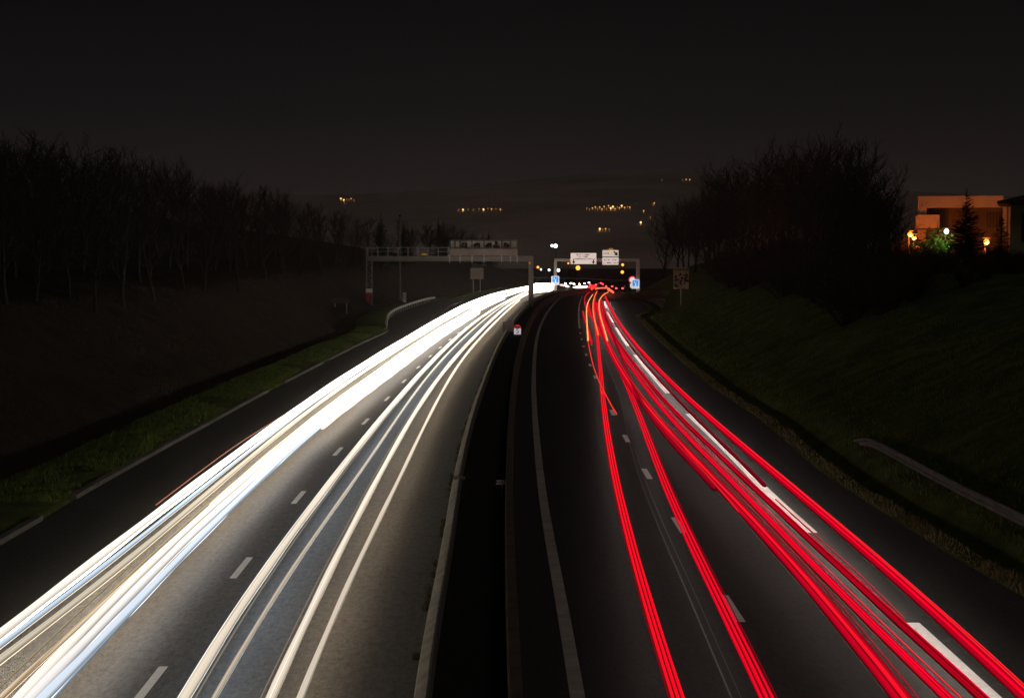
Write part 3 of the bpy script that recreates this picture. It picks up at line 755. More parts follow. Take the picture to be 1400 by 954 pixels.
trail('headlight_trail', [(680,406),(650,423),(600,457),(550,492),(485,535),(392,609),(286.6,699),(216,765),(117,857),(12,954)], hz, .05, trail_mat('trail_cream_c', (1.0,.82,.6), (.75,.5,.3), 0.9, 6, 5), 'thin orange tinged cream trail just outside the broadest white band', 'light trail', GL, E)
trail('headlight_trail', [(726,394),(690,404),(640,428),(598,453),(546,489),(480,538),(388,612),(339,660),(243,737),(170,814),(38,954)], hz, .10, trail_mat('trail_white_b', WW, (1,.9,.8), 1.25, 9, 6), 'broad white trail forming the outer edge of the widest band', 'light trail', GL, E)
trail('headlight_trail', [(690,408),(645,429),(600,456),(550,490),(485,541.5),(392,617),(349,660),(257,737),(187,814),(53,954)], hz, .10, trail_mat('trail_white_c', (.95,.93,.95), (.9,.85,.8), 1.1, 9, 7), 'white trail in the middle of the widest band', 'light trail', GL, E)
trail('headlight_trail', [(655,425),(600,458.5),(546,498),(484,545.5),(404,609),(358,660),(272,737),(205,814),(68,954)], hz, .09, trail_mat('trail_blue_b', (.9,.95,1.0), (.6,.75,.95), 1.05, 5, 8, 4.0, (.85, .92, 1.0)), 'white trail with a blue edge on the inner side of the widest band', 'light trail', GL, E)
trail('headlight_trail', [(655,427.5),(600,462.5),(546,503.5),(500,537.5),(440,583)], hz, .12, trail_mat('trail_white_d', WW, (1,.9,.8), 1.3, 6, 12), 'short dazzling white trail beside the lane dashes, cut off square far down the road', 'light trail', GL)
R1 = [(724,397),(698,410),(677.5,420),(663.6,431),(639,449),(611,475.5),(583.5,503),(552.7,538.6),(515.7,583),(468,642),(418.6,714),(345,808),(259,954)]
R3 = [(728,399),(710,407),(690,420),(673,438.5),(648,463),(620.5,491),(592.8,528),(565,568),(529.6,635.7),(488,714),(474,737),(435.7,820),(375,954)]
S5 = [(690,408),(645,429),(600,456),(550,490),(485,541.5),(392,617),(349,660),(257,737),(187,814),(53,954)]
for T, dx, dz, rr_, st, cl, lb in ((R1, .16, .0, .016, .35, (1,.85,.6), 'faint thread of light beside the thick cream trail nearest the lane dashes'),
    (R1, -.05, .09, .014, 1.5, (1,.95,.85), 'bright thread of light riding on the thick cream trail nearest the dashes'),
    (R3, -.15, .0, .014, .3, (1,.8,.5), 'faint thread of light along the thick cream trail third from the dashes'),
    (R3, .03, .09, .014, 1.5, (1,.95,.85), 'bright thread of light riding on the thick cream trail third from the dashes'),
    (S5, -.42, .03, .022, .7, (1,.72,.4), 'orange tinted thread of light in the dark gap beside the widest white band'),
    (S5, .33, .0, .022, .6, (.6,.8,1.0), 'pale blue thread of light along the inner edge of the widest white band'),
    (S5, -.62, .03, .018, .45, (1,.75,.45), 'faintest thread of light in the dark gap between the two broad white trails')):
    trail('headlight_trail', T, hz, rr_, trail_mat('trail_thread', cl, tuple(c*.5 for c in cl), st, st*3, 160, .3), lb, 'light trail', GL, E, dx, dz)
trail('marker_trail', [(390,566),(322,609),(266,650),(213,690)], .9, .014, glow('orange_marker', (1.0,.2,.05), .4), 'hair-thin orange light line skirting the outermost white trail', 'light trail', GL)
trail('headlight_trail', [(724,397),(698,410),(677.5,420),(663.6,431),(639,449),(611,475.5),(583.5,503),(552.7,538.6),(515.7,583),(468,642),(418.6,714),(345,808),(259,954)], hz, .088, trail_mat('trail_r1', (1.0,.86,.68), (.78,.66,.52), 1.0, 3, 9, 4.2, (.80, .90, 1.0)), 'thick cream light trail nearest to the lane dashes on the inner lane', 'light trail', GL, E)
trail('headlight_trail', [(727,398),(705,407),(682,421.5),(651,448),(620.5,475.5),(593,505),(568,537),(543.5,574),(500,642),(451,714),(426.5,737),(375.6,820),(299,954)], hz, .045, trail_mat('trail_r2', (1.0,.85,.66), (.35,.28,.2), 0.8, 3, 10, 4.2, (.80, .90, 1.0)), 'thin faint streaky trail second from the lane dashes on the inner lane', 'light trail', GL, E)
trail('headlight_trail', [(728,399),(710,407),(690,420),(673,438.5),(648,463),(620.5,491),(592.8,528),(565,568),(529.6,635.7),(488,714),(474,737),(435.7,820),(375,954)], hz, .085, trail_mat('trail_r3', (1.0,.86,.68), (.8,.66,.5), 1.0, 3, 11, 4.2, (1.0, .76, .50)), 'thick cream light trail third from the lane dashes on the inner lane', 'light trail', GL, E)
trail('headlight_trail', [(711,410),(699,420),(676,443),(651,469),(626.7,497),(605,537),(585,574),(557,635.7),(522,714),(505,737),(468,820),(414,954)], hz, .062, trail_mat('trail_r4', (1.0,.87,.7), (.45,.36,.27), 0.9, 3, 13, 4.2, (1.0, .76, .50)), 'thin light trail closest to the median barrier', 'light trail', GL, E)

for k, (pts, rr_, m_, lb) in enumerate((
    ([(727,391.2),(740,391),(751,391.3),(757,391.8)], .42, 'g', 'dazzling upper white streak of headlights between the gantry post and the blue sign'),
    ([(727,395),(738,394.3),(748,394.2),(754,394.5)], .40, 'g', 'dazzling lower white streak of headlights between the gantry post and the blue sign'),
    ([(727,399.2),(736,397.8),(744,397)], .25, 'g', 'short lowest white streak of headlights right beside the gantry post'))):
    trail('headlight_trail', pts, .7, rr_, trail_mat('trail_glare', WW, (1,.9,.75), 6, 6, 100+k), lb, 'light trail', GL, n=14)  # fat radius puts the headlight bloom into the strand's shape
def streak(name, pts, z, rad, m, label, grp, n=14):
    path = smooth_path([P(x, y, z) for x, y in pts], n=n); mb = MB(); rads = [rad]*n; rads[0] = rads[-1] = rad*.3
    mb.tube(path, rads, 8); return tag(mb.build(name, m, None, True), label, 'light trail', grp)
GW, GR = glow('trail_bend_white', (1.0,.92,.84), 3.0), glow('trail_bend_red', (1.0,.03,.03), 1.5)
streak('headlight_trail', [(783,392.6),(792,392.6),(803,391.8)], .7, .22, GW, 'horizontal white streak under the row of headlights in the bend', GL)
streak('headlight_trail', [(765.5,389.4),(771,390),(776,390.6)], .8, .2, glow('trail_bend_pink', (1.0,.55,.42), 1.6), 'pinkish streak between the blue median sign and the far row of headlights', GL)
streak('headlight_trail', [(773.5,391.2),(777.5,391.8)], .7, .2, glow('trail_bend_bluewhite', (.7,.8,1.0), 2.0), 'short bluish white streak at the end of the pinkish one in the bend', GL)
RC, RE, RO = (1.0, .0, .018), (.62, .0, .022), (1.0, .045, .02)
GT = 'red tail light trails on the outgoing carriageway'
tz = .8
def red(seed, s=1.0, hot=RC, edge=RE, far=None, under=.5, lo=-.72, hi=-.92): return trail_mat('trail_red', hot, edge, s, far or s*1.05, seed, under, (1, .84, .76), lo, hi, .12)  # white underside added below the tail lights to brighten road and lines
T1 = [(923,954),(886.7,845),(863.5,752),(839,660),(835.6,632.6),(827,580),(823,537),(821,506),(819,481.6),(816,457),(812.8,438),(810.6,421.7),(811,410),(815,399.7)]
for k, (dx, rr_) in enumerate(((-.075, .032), (0, .032), (.075, .030))):
    trail('taillight_trail', T1, tz, rr_, red(20+k, 1.2, (1.0,.004,.012), (.8,0,.015), under=1.6), ['outer strand of the triple red trail closest to the median', 'middle strand of the triple red trail closest to the median', 'inner strand of the triple red trail closest to the median, beside the bluish seam'][k], 'light trail', GT, E, dx)
T2 = [(1044.7,954),(1014,888),(973,808),(936,731),(905,660),(882,592.6),(869.5,555.6),(860,534),(845,503),(832.5,475.5),(820,451),(808,441),(803.5,428),(804,414)]
for k, (dx, rr_) in enumerate(((-.085, .036), (0, .036), (.085, .030))):
    trail('taillight_trail', T2, tz, rr_, red(30+k, 1.05, (1.0,.002,.016), (.7,0,.02), under=1.4), ['outer strand of the triple red trail crossing the lane dashes', 'middle strand of the triple red trail crossing the lane dashes', 'inner strand of the triple red trail crossing the lane dashes'][k], 'light trail', GT, E, dx)
T3 = [(1228,954),(1152.6,857),(1103,798.7),(1041.6,728),(989,675),(940,622),(900,582),(872.6,550),(848,509),(829.4,475),(822,450),(818,430),(816,414)]
for k, (dx, rr_, s, hot, ed) in enumerate(((-.115, .07, .8, RC, (.42,0,.02)), (0.0, .065, 1.25, (1.0,.008,.02), RC), (.10, .05, .5, (.8,0,.02), (.25,0,.015)))):
    trail('taillight_trail', T3, tz, rr_, red(40+k, s, hot, ed), ['dull outer edge of the broadest red trail', 'brightest strand in the core of the broadest red trail', 'dim dark red strand on the inner edge of the broadest red trail'][k], 'light trail', GT, E, dx)
T4 = [(1283.5,954),(1214,888),(1140,808),(1072.5,740),(1020,684.7),(992.8,651),(946.5,611),(909.6,574),(885,537),(860,500),(838.7,472),(826,445),(820,425),(819,410)]
for k, (dx, rr_, s) in enumerate(((-.05, .056, 1.1), (.05, .05, .7))):
    trail('taillight_trail', T4, tz, rr_, red(50+k, s), ['bright strand of the red trail between the broadest one and the white line', 'darker strand of the red trail between the broadest one and the white line'][k], 'light trail', GT, E, dx)
T5 = [(1338,954),(1270,894),(1193,820),(1131,761.7),(1070,706),(1024,663),(1008,647),(955.8,598.7),(915.7,561.8),(885,521.7),(854,481.6),(832.5,451),(824,430),(820,412)]
for k, (dx, rr_, s) in enumerate(((-.12, .05, .45), (-.03, .06, 1.0))):
    trail('taillight_trail', T5, tz, rr_, red(55+k, s, under=1.6, lo=-.7), ['dull red strand just inside the long white line', 'strong red strand touching the long white line'][k], 'light trail', GT, E, dx)
T6 = [(1390,954),(1334,900),(1272.8,842),(1195.7,774),(1118.7,706),(1057,654),(1008,611),(962,572),(915.7,529),(878.7,487),(854,458),(837,430),(829,415),(827,405)]
for k, (dx, rr_, s) in enumerate(((-.05, .05, .55), (.03, .045, 1.2), (.10, .04, .6))):
    trail('taillight_trail', T6, tz, rr_, red(60+k, s, under=(2.2, 1.5, 17.0)[k], lo=(-.68, -.7, .1)[k], hi=(-.9, -.9, -.2)[k]), ['dull strand of the red trail outside the long white line', 'vivid strand of the red trail outside the long white line', 'dark red outermost strand bordering the hard shoulder'][k], 'light trail', GT, E, dx)  # outermost strand: strong white glow added on its hidden side for the verge
trail('taillight_trail', [(1236,845),(1180,790),(1112,729),(1060,682)], .75, .02, red(70, .6, (1.0,.06,.03), (.7,.03,.03)), 'fine orange red line in the gap between two long white dashes', 'light trail', GT)
T7 = [(977,668),(940,632),(905,592),(880,560),(862,520),(846,480),(834,450),(826,428)]
trail('taillight_trail', T7, .9, .08, red(73, .45, (.75,0,.02), (.35,0,.02), under=.02), 'wide dull red trail ending abruptly on the broadest red one', 'light trail', GT)
T8 = [(1046,664),(1010,630),(975,596),(930,551),(890,508),(862,474),(843,446),(832,425)]
trail('taillight_trail', T8, .9, .06, red(74, .35, (.7,0,.02), (.25,0,.02), under=.02), 'dim dark red trail ending just beyond the long white line', 'light trail', GT)
fq = random.Random(31)
for T, nmx, offs in ((T3, 'broadest red trail', (-.2, -.06, .05, .17)), (T4, 'red trail next to the broadest', (-.12, .0, .11)), (T5, 'red trail inside the white line', (-.2, -.07)), (T6, 'red trail outside the white line', (-.01, .075, .15))):
    for j, dx in enumerate(offs):
        trail('taillight_trail', T, tz, fq.uniform(.014, .024), red(110 + int(dx*100) + j, fq.choice((.35, .6, 1.3, 1.6)), (1.0, fq.choice((0, .004, .02)), .02), (.6, 0, .02), under=.02),
              ['median-side', 'second', 'third', 'verge-side'][j] + ' hair-fine filament of the ' + nmx, 'light trail', GT, E, dx, fq.uniform(.04, .09))
for T, off, st, cl, lb in ((T1, -.13, .25, (.8,0,.02), 'faint red filament at the median side of the first triple red trail'), (T2, .15, .25, (.8,0,.02), 'faint red filament beside the triple red trail crossing the lane dashes')):
    trail('taillight_trail', T, tz, .016, red(150, st, cl, cl, under=.02), lb, 'light trail', GT, E, off)
OC = (1.0, .30, .06)
trail('indicator_trail', [(804,465.7),(802.6,443.7),(801.8,426),(803.3,414),(810.6,402.6)], .85, .075, trail_mat('trail_amber', (1.0,.42,.12), OC, 1.4, 1.7, 80, .3, (1, .3, .1)), 'amber light trail nearest to the far solid lane line', 'light trail', GT)
trail('taillight_trail', [(843,566),(835,557),(834.7,549),(828,541),(821.7,528),(811,500),(804,467)], .85, .035, red(81, 1.1, RO, (.9,.02,.02)), 'wavering orange red trail ending at a lane dash', 'light trail', GT)
trail('indicator_trail', [(818,458),(813.6,440.8),(810.6,423),(811.4,410),(816.5,398)], .9, .085, trail_mat('trail_amber_b', (1.0,.22,.06), (1.0,.08,.03), 1.25, 1.3, 82, .3, (1, .3, .1)), 'dull amber light trail in the middle of the far red bundle', 'light trail', GT)
trail('indicator_trail', [(830.4,465.7),(826,449.6),(821,433.4),(818.7,417),(821.6,405.5),(832,399)], .9, .075, trail_mat('trail_amber_c', (1.0,.45,.15), (1.0,.2,.05), 1.4, 1.7, 83, .3, (1, .3, .1)), 'amber light trail curving nearest to the far white edge dashes', 'light trail', GT)
trail('taillight_trail', [(1010,700),(971,656),(922,597),(885,551),(854,509),(838,480),(830,466)], .98, .02, red(84, 1.0, (1.0,.015,.02), (.8,.01,.02)), 'fine orange line riding on the broadest red trail', 'light trail', GT)
for k, (a, b) in enumerate((([(806,431),(801,420),(799,412),(801,404),(806,399)], .07), ([(822,440),(816,425),(813,412),(815,401)], .06), ([(838,446),(829,428),(823,414),(822,405),(827,400)], .06), ([(809,470),(804,450),(799,436),(797,426)], .09))):
    trail('taillight_trail', a, .8, b, red(90+k, .9), ['thin red trail of the far bundle beside the solid lane line', 'thin red trail threading between the far amber ones', 'thin red trail hugging the far white edge dashes', 'short soft red trail at the outer side of the far bundle'][k], 'light trail', GT, n=24)

streak('taillight_trail', [(814,396),(820,393.8),(828,393.6),(834,396),(837.5,399)], .85, .12, glow('trail_bend_amber', (1.0,.16,.05), 1.3), 'arched orange red streak joining the two heads of the far red bundle', GT)
streak('taillight_trail', [(831,396),(835,397.5),(838.5,400)], .85, .2, glow('trail_bend_amber', (1.0,.12,.04), 1.6), 'fat orange streak where the far red bundle meets the verge', GT)
streak('taillight_trail', [(805,393),(810,391),(816,390.8)], .9, .18, GR, 'red streak at the far end of the bundle beside the white headlights', GT)
streak('taillight_trail', [(809,395.5),(813,393.4),(818,393.4)], .85, .2, GR, 'second red streak at the far end of the bundle, just below the first', GT)
# ------------------------------------------------------------------ queueing cars in the bend
def car(label, p, heading, group):
    r = empty('car', (p.x, p.y, 0), heading); tag(r, label, 'car', group)   # +X of the car is forward
    prof = [(-2.1,.35),(-2.15,.75),(-1.95,.95),(-1.5,1.0),(-.95,1.42),(.35,1.45),(1.05,1.0),(1.95,.82),(2.12,.6),(2.1,.35)]
    n = len(prof); mb = MB()
    mb.add([(x, -.85, z) for x, z in prof] + [(x, .85, z) for x, z in prof], [tuple(range(n)), tuple(reversed(range(n, 2*n)))] + [((i+1) % n, i, n+i, n+(i+1) % n) for i in range(n)])
    bevel(mb.build('body', M['carpaint'], r), .06)
    mb = MB(); mb.add([(.46,-.66,1.40),(.46,.66,1.40),(1.0,.7,1.06),(1.0,-.7,1.06)], [(0,3,2,1)]); 
    for v in range(4): pass
    mb.v = [(x+.03, y, z+.03) for x, y, z in mb.v]; mb.build('windscreen', M['glass'], r)
    mb = MB(); mb.add([(-1.03,-.66,1.39),(-1.03,.66,1.39),(-1.5,.7,1.05),(-1.5,-.7,1.05)], [(0,1,2,3)]); mb.v = [(x-.03, y, z+.03) for x, y, z in mb.v]; mb.build('rear_window', M['glass'], r)
    for sx in (-1.3, 1.32):
        for sy in (-.78, .78):
            mb = MB(); mb.tube([(sx, sy-.11, .33), (sx, sy+.11, .33)], .33, 14); mb.build('wheel', M['rubber'], r)
    for sy in (-.62, .62):
        mb = MB(); mb.box(2.03, 2.13, sy-.17, sy+.17, .56, .74); mb.build('headlight', M['headlamp'], r)
        mb = MB(); mb.box(-2.2, -2.08, sy-.17, sy+.17, .68, .9); mb.build('taillight', M['taillamp'], r)
    return r
def copy_car(src, label, p, heading):
    r = src.copy(); C.objects.link(r); r.location = (p.x, p.y, 0); r.rotation_euler = (0, 0, heading); r['label'] = label
    for ch in list(src.children):
        c = ch.copy(); C.objects.link(c); c.parent = r
    return r
def dirn(path_f, Y): return math.atan2(1.0, (path_f(Y+4)-path_f(Y-4))/8)
qo = [(739,393.5,'oncoming car with dazzling headlights right behind the first gantry post'),(748,394.5,'oncoming car with bright headlights just past the first gantry post'),(757,392.5,'oncoming car with headlights under the blue sign of the median'),(778,391,'oncoming car in the bend between the two blue signs'),(788,392,'first oncoming car of the row of headlights in the bend'),(795,391,'second oncoming car of the row of headlights in the bend'),(801,390,'third oncoming car of the row of headlights, next to the red lights')]
base = None
for px, py, lb in qo:
    p = P(px, py); h = dirn(fBL, p.y) + math.pi
    if p.x > 14: h = dirn(fBL, p.y) + math.pi + .15
    if base is None: base = car(lb, p, h, 'cars queueing in the far bend')
    else: copy_car(base, lb, p, h)
qr = [(812,394,'car with red tail lights at the head of the far red bundle'),(819,391.5,'car with red tail lights farthest along in the bend'),(829,393,'car with red tail lights below the square direction sign'),(834,396.5,'car braking at the top of the white edge dashes'),(848,399.5,'lone car with small tail lights at the verge, under the speed sign')]
for px, py, lb in qr:
    p = P(px, py); copy_car(base, lb, p, dirn(fBR, p.y))

# ------------------------------------------------------------------ far rail, far lamps, village lamps
YR = 560
a, b, c2 = at(725, 379.3, YR), at(800, 381, YR-5), at(864, 384, YR-12)
r = empty('far_rail', (0, 0, 0)); tag(r, 'long thin reddish grey rail crossing behind the queueing cars', 'guardrail')
mb = MB(); mb.bar(a, b, .1, .32); mb.bar(b, c2, .1, .32); mb.build('rail', M['steel'], r)
for i in range(14):
    q = a.lerp(c2, i/13); mb = MB(); mb.box(q.x-.07, q.x+.07, q.y+.06, q.y+.16, -1.4, q.z+.1); mb.build('post', M['steel'], r)

def lamp(px, py, Y, rad, m, label, group=None, double=False, watt=0, lcol=(1.0, .20, .025), base=None):
    q = at(px, py, Y); g = gz(q.x, q.y) if base is None else base
    r = empty('street_lamp', (q.x, q.y, g)); tag(r, label, 'street lamp', group)
    hgt = max(1.5, q.z - g)
    mb = MB(); mb.tube([(0, .5, -.3), (0, .5, hgt*.6), (0, .5, hgt + .25), (0, .1, hgt + .34)], [.1, .08, .06, .05], 8); mb.build('pole', M['darkpole'], r)
    mb = MB(); mb.box(-rad*1.1, rad*1.1, -rad, .5, hgt+rad+.02, hgt+rad+.12); mb.build('hood', M['greysteel'], r)
    mb = MB(); mb.ball((0, 0, hgt), rad, 12, 8); mb.build('lamp_glass', m, r, True)
    if watt:
        l = bpy.data.lights.new('street_lamp_bulb', 'POINT'); l.energy = watt; l.color = lcol; l.shadow_soft_size = .12
        lo = bpy.data.objects.new('bulb', l); C.objects.link(lo); lo.parent = r; lo.location = (0, -.35, hgt - rad - .1)
    return r
lamp(754.7, 336, 600, 0.46, M['whitefar'], 'dimmer white floodlight of the pair on the tall mast over the gantry', base=-1.2)
lamp(759.6, 336.3, 600, 0.64, M['whitefar'], 'brighter white floodlight of the pair on the tall mast over the gantry', base=-1.2)
lamp(790.2, 366.3, 600, 0.72, M['sodium_far'], 'big orange street lamp just below the wide direction sign', base=-1.2)
lamp(850.8, 372, 600, 0.51, M['sodium_far'], 'lower orange street lamp by the gantry post of the verge', base=-1.2)
lamp(851.3, 362, 620, 0.43, M['sodium_far'], 'upper orange street lamp by the gantry post of the verge', base=-1.2)
lamp(735.4, 365.3, 600, 0.39, M['sodium_far'], 'small orange street lamp beside the tall post of the first gantry', base=-1.2)
lamp(777, 360, 640, 0.28, M['sodium_far'], 'tiny orange lamp touching the edge of the wide direction sign', base=-1.2)
lamp(739.6, 368.4, 600, 0.30, M['whitefar'], 'dim white lamp next to the small orange one', base=-1.2)
lamp(750.7, 369.2, 600, 0.39, M['whitefar'], 'white lamp between the two gantries', base=-1.2)
lamp(763.5, 369.5, 600, 0.51, M['whitefar'], 'brighter white lamp beside the thin post of the second gantry', base=-1.2)
lamp(866, 395.6, 420, .01, M['whitefar'], 'unlit', base=0) if False else None

clusters = [
 ('tiny orange village lamp in the scattered group highest above the wooded slope', [(466,272.6),(470,274.5),(474,273.5),(477,274),(480,272.5),(484,275),(471,279)]),
 ('tiny orange village lamp in the long thin row above the gantry of the white trails', [(627,288),(633,288.3),(640,287.5),(647,288.5),(655,287),(661,288),(667,286.5),(672,287.3),(678,287),(684,287.7)]),
 ('orange village lamp in the brightest row, straight above the white direction signs', [(802,286.5),(806,287.5),(810,286),(814,284.8),(817,287.3),(820,285),(823,287.6),(826,284),(829,286.8),(832,283),(835,286.2),(838,284.2),(841,287),(844,284.6),(847,285.8),(850,283),(854,285.2),(858,284.3),(861,285)]),
 ('faint village lamp in the short row under the brightest one', [(820,315),(824,315.2),(828,314.8),(833,315.3)]),
 ('faint orange village lamp scattered near the bare trees', [(880,290),(876,306),(894.5,279),(893,281),(889,299)]),
 ('dim orange village lamp in the highest row above the bare trees', [(933,247),(938,246.5),(943,246.8),(905,247)]),
]
q = random.Random(5); lampmesh = {}
for lb, pts in clusters:
    for px, py in pts:
        h = hit(px, py + 1.5, HB)
        if h is None: h = at(px, py, 1600)
        o = None
        k = q.choice((0, 0, 1, 1, 2)); px += q.uniform(-.8, .8); py += q.uniform(-.7, .7)
        if k not in lampmesh:
            mb = MB(); rr0 = (.42, .55, .72)[k]; mb.ball((0, 0, 3.2), rr0, 8, 6); mb.tube([(0,0,-1),(0,0,3.2)], .08, 5)
            o = mb.build('village_lamp', glow('village_lamp', (1.0, .36+.08*k, .07+.05*k), (.45, .9, 2.2)[k])); lampmesh[k] = o.data
        else:
            o = bpy.data.objects.new('village_lamp', lampmesh[k]); C.objects.link(o)
        o.location = h - Vector((0, 0, 1.5)); tag(o, lb, 'village lamp', 'village lamps on the far hillside: ' + lb.split(' lamp ')[1])

# ------------------------------------------------------------------ buildings by the verge
BY = 205.0
def bx(px): return (px-1253.5)/F*BY*1.0
def bh(py): return at(700, py, BY).z
BX0 = (1253.5-700)/F*BY
bl = empty('office_building', (BX0, BY, 0), -R(13)); tag(bl, 'flat roofed building lit orange with a recessed dark upper storey behind a fir tree', 'building')
gb('wall', M['plaster'], [(bx(1253.5), bx(1265), 0, 12, 4, bh(268.6)), (bx(1265)+.003, bx(1366), 0, 12, bh(284.3), bh(268.4)), (bx(1366)+.003, bx(1379), .6, 12, 4, bh(272))], bl)
gb('recess_wall', M['recess'], [(bx(1265)+.01, bx(1366)-.01, 1.2, 11, 4, bh(284.3)-.01)], bl)
gb('window', M['darkwin'], [(bx(1268), bx(1282), 1.12, 1.19, bh(293.5), bh(285.5))], bl)
gb('window', M['darkwin'], [(bx(1345), bx(1362), 1.12, 1.19, bh(312), bh(290))], bl)
for k in range(5):
    gb('mullion', M['recess'], [(bx(1348+4*k)-.05, bx(1348+4*k)+.05, 1.05, 1.115, bh(312), bh(290))], bl)
gb('parapet', M['plaster'], [(bx(1251), bx(1282.5), -1.6, -.01, bh(312), bh(294.3))], bl)
gb('balcony_slab', M['recess'], [(bx(1250), bx(1283), -1.7, -.012, bh(314.5), bh(312)-.01)], bl)
gb('downpipe', M['recess'], [(bx(1372)-.06, bx(1372)+.06, .45, .58, 4, bh(275))], bl)
BY2 = 150.0
HX0 = (1379.5-700)/F*BY2
hb = empty('house', (HX0, BY2, 0), -R(15.5)); tag(hb, 'house with dark overhanging eaves and a dull yellowish wall at the picture edge', 'house')
def cx(px): return (px-1379.5)/F*BY2
def ch(py): return at(700, py, BY2).z
gb('wall', M['yellowwall'], [(cx(1379.5), cx(1379.5)+9, 0, 8, 4, ch(281))], hb)
mb = MB(); e0, e1 = cx(1362.5), cx(1379.5)+10
mb.add([(e0,-1.2,ch(279)),(e1,-1.2,ch(279)),(e1,9.2,ch(279)),(e0,9.2,ch(279)),(e0,-1.2,ch(275.5)),(e1,-1.2,ch(275.5)),(e1,9.2,ch(275.5)),(e0,9.2,ch(275.5)),(e0+5.5,4,ch(251)),(e1-5.5,4,ch(251))],
       [(3,2,1,0),(0,1,5,4),(1,2,6,5),(2,3,7,6),(3,0,4,7),(4,5,9,8),(5,6,9),(6,7,8,9),(7,4,8)])
mb.build('roof', M['rooftile'], hb)
gb('window', M['darkwin'], [(cx(1395), cx(1410), -.06, -.003, ch(330), ch(291))], hb)
lamp(1244.2, 320.3, 196, .26, M['sodium'], watt=1250, label='upper orange lamp of the close pair in front of the flat roofed building')
lamp(1249.6, 324.6, 193, .24, M['sodium'], watt=1100, label='lower orange lamp of the close pair in front of the flat roofed building')
lamp(1294, 316.5, 187.5, .24, M['mercury'], watt=190, lcol=(.5,1.0,.35), label='greenish white lamp between the fir trees by the flat roofed building')
lamp(1348.5, 330.5, 186, .28, M['sodium'], watt=1250, label='single orange lamp below the house with dark eaves')

# ------------------------------------------------------------------ trees
def bare_tree(seed, hgt=10.0, spread=1.0, slim=False, bark=None):
    q = random.Random(seed); tb, cb = MB(), MB()
    def limb(mb, p, d, L, r, lev, bend):
        n = 4 if lev < 2 else 3; pts = [p.copy()]; dd = d.copy()
        for i in range(n):
            dd = (dd + Vector((q.uniform(-bend, bend), q.uniform(-bend, bend), q.uniform(-bend*.4, bend*.9)))).normalized(); pts.append(pts[-1] + dd*L/n)
        mb.tube(pts, [r*(1 - .72*i/n) for i in range(n+1)], 7 if lev == 0 else (5 if lev == 1 else 3), caps=lev < 2)
        return pts
    trunk = limb(tb, Vector((0, 0, -.4)), Vector((q.uniform(-.08,.08), q.uniform(-.08,.08), 1)).normalized(), hgt*(.9 if slim else .72), hgt*.017, 0, .12)
    def pt(pts, t):
        f = t*(len(pts)-1); i = min(int(f), len(pts)-2); return pts[i].lerp(pts[i+1], f-i)
    nb = 13 if slim else 15
    for k in range(nb):
        t = .28 + .72*k/(nb-1); az = k*2.4 + q.uniform(-.4, .4); el = q.uniform(.5, 1.1) + .25*t
        d = Vector((math.cos(az)*math.cos(el), math.sin(az)*math.cos(el), math.sin(el)))
        L = hgt*(.40 if slim else .46)*spread*(1.1 - .55*t)*q.uniform(.75, 1.15)
        a = limb(tb, pt(trunk, min(t, .99)), d, L, hgt*.0075*(1.15-.6*t), 1, .28)
        for j in range(6):
            u = .25 + .75*j/5; az2 = q.uniform(0, 6.28)
            d2 = (d*.8 + Vector((math.cos(az2), math.sin(az2), q.uniform(-.1, .9)))*.75).normalized()
            bpts = limb(cb, pt(a, min(u, .99)), d2, L*q.uniform(.35, .6), hgt*.0032, 2, .35)
            for m_ in range(7):
                az3 = q.uniform(0, 6.28); d3 = (d2*.7 + Vector((math.cos(az3), math.sin(az3), q.uniform(-.2, .8)))*.7).normalized()
                limb(cb, pt(bpts, .2 + .79*m_/6), d3, L*q.uniform(.15, .32), hgt*.0021, 3, .4)
    r = empty('bare_tree'); 
    tb.build('trunk', bark or M['bark'], r); cb.build('crown', M['twig'], r)
    return r
def fir(seed, hgt=10.0, w=.28):
    q = random.Random(seed); r = empty('fir_tree'); tb, cb = MB(), MB()
    tb.tube([(0,0,-.4),(0,0,hgt*.5),(0,0,hgt*.98)], [hgt*.016, hgt*.01, .015], 7); tb.build('trunk', M['bark'], r)
    nw = 32
    for k in range(nw):
        t = k/(nw-1); z = hgt*(.10 + .88*t); L0 = hgt*w*(1-t)**.85 + .12
        for j in range(15 if t < .8 else 8):
            az = q.uniform(0, 6.28); L = L0*q.uniform(.6, 1.15); ca, sa = math.cos(az), math.sin(az)
            droop = q.uniform(-.05, .35)*(1-t) - .35*t
            ns = max(4, int(7*L/1.2))
            for s_ in range(ns):
                u = s_/ns; c0 = Vector((ca*L*u, sa*L*u, z - droop*L*u + .15*L*u*u))
                c1 = Vector((ca*L*min(1, u+1.6/ns), sa*L*min(1, u+1.6/ns), z - droop*L*(u+1.3/ns) + .15*L*u*u))
                ww = (L*.2+.05)*(1.1-u)*q.uniform(.7, 1.3); side = Vector((-sa, ca, q.uniform(-.25,.05)))*ww
                cb.add([c0+side+Vector((ca,sa,0))*ww*.6, c0, c1+Vector((0,0,q.uniform(-.1,.04)))], [(0,1,2)]); cb.add([c0-side+Vector((ca,sa,0))*ww*.6, c1, c0 - Vector((0,0,.08*L))], [(0,1,2)])
    cb.build('crown', M['needle'], r)
    return r
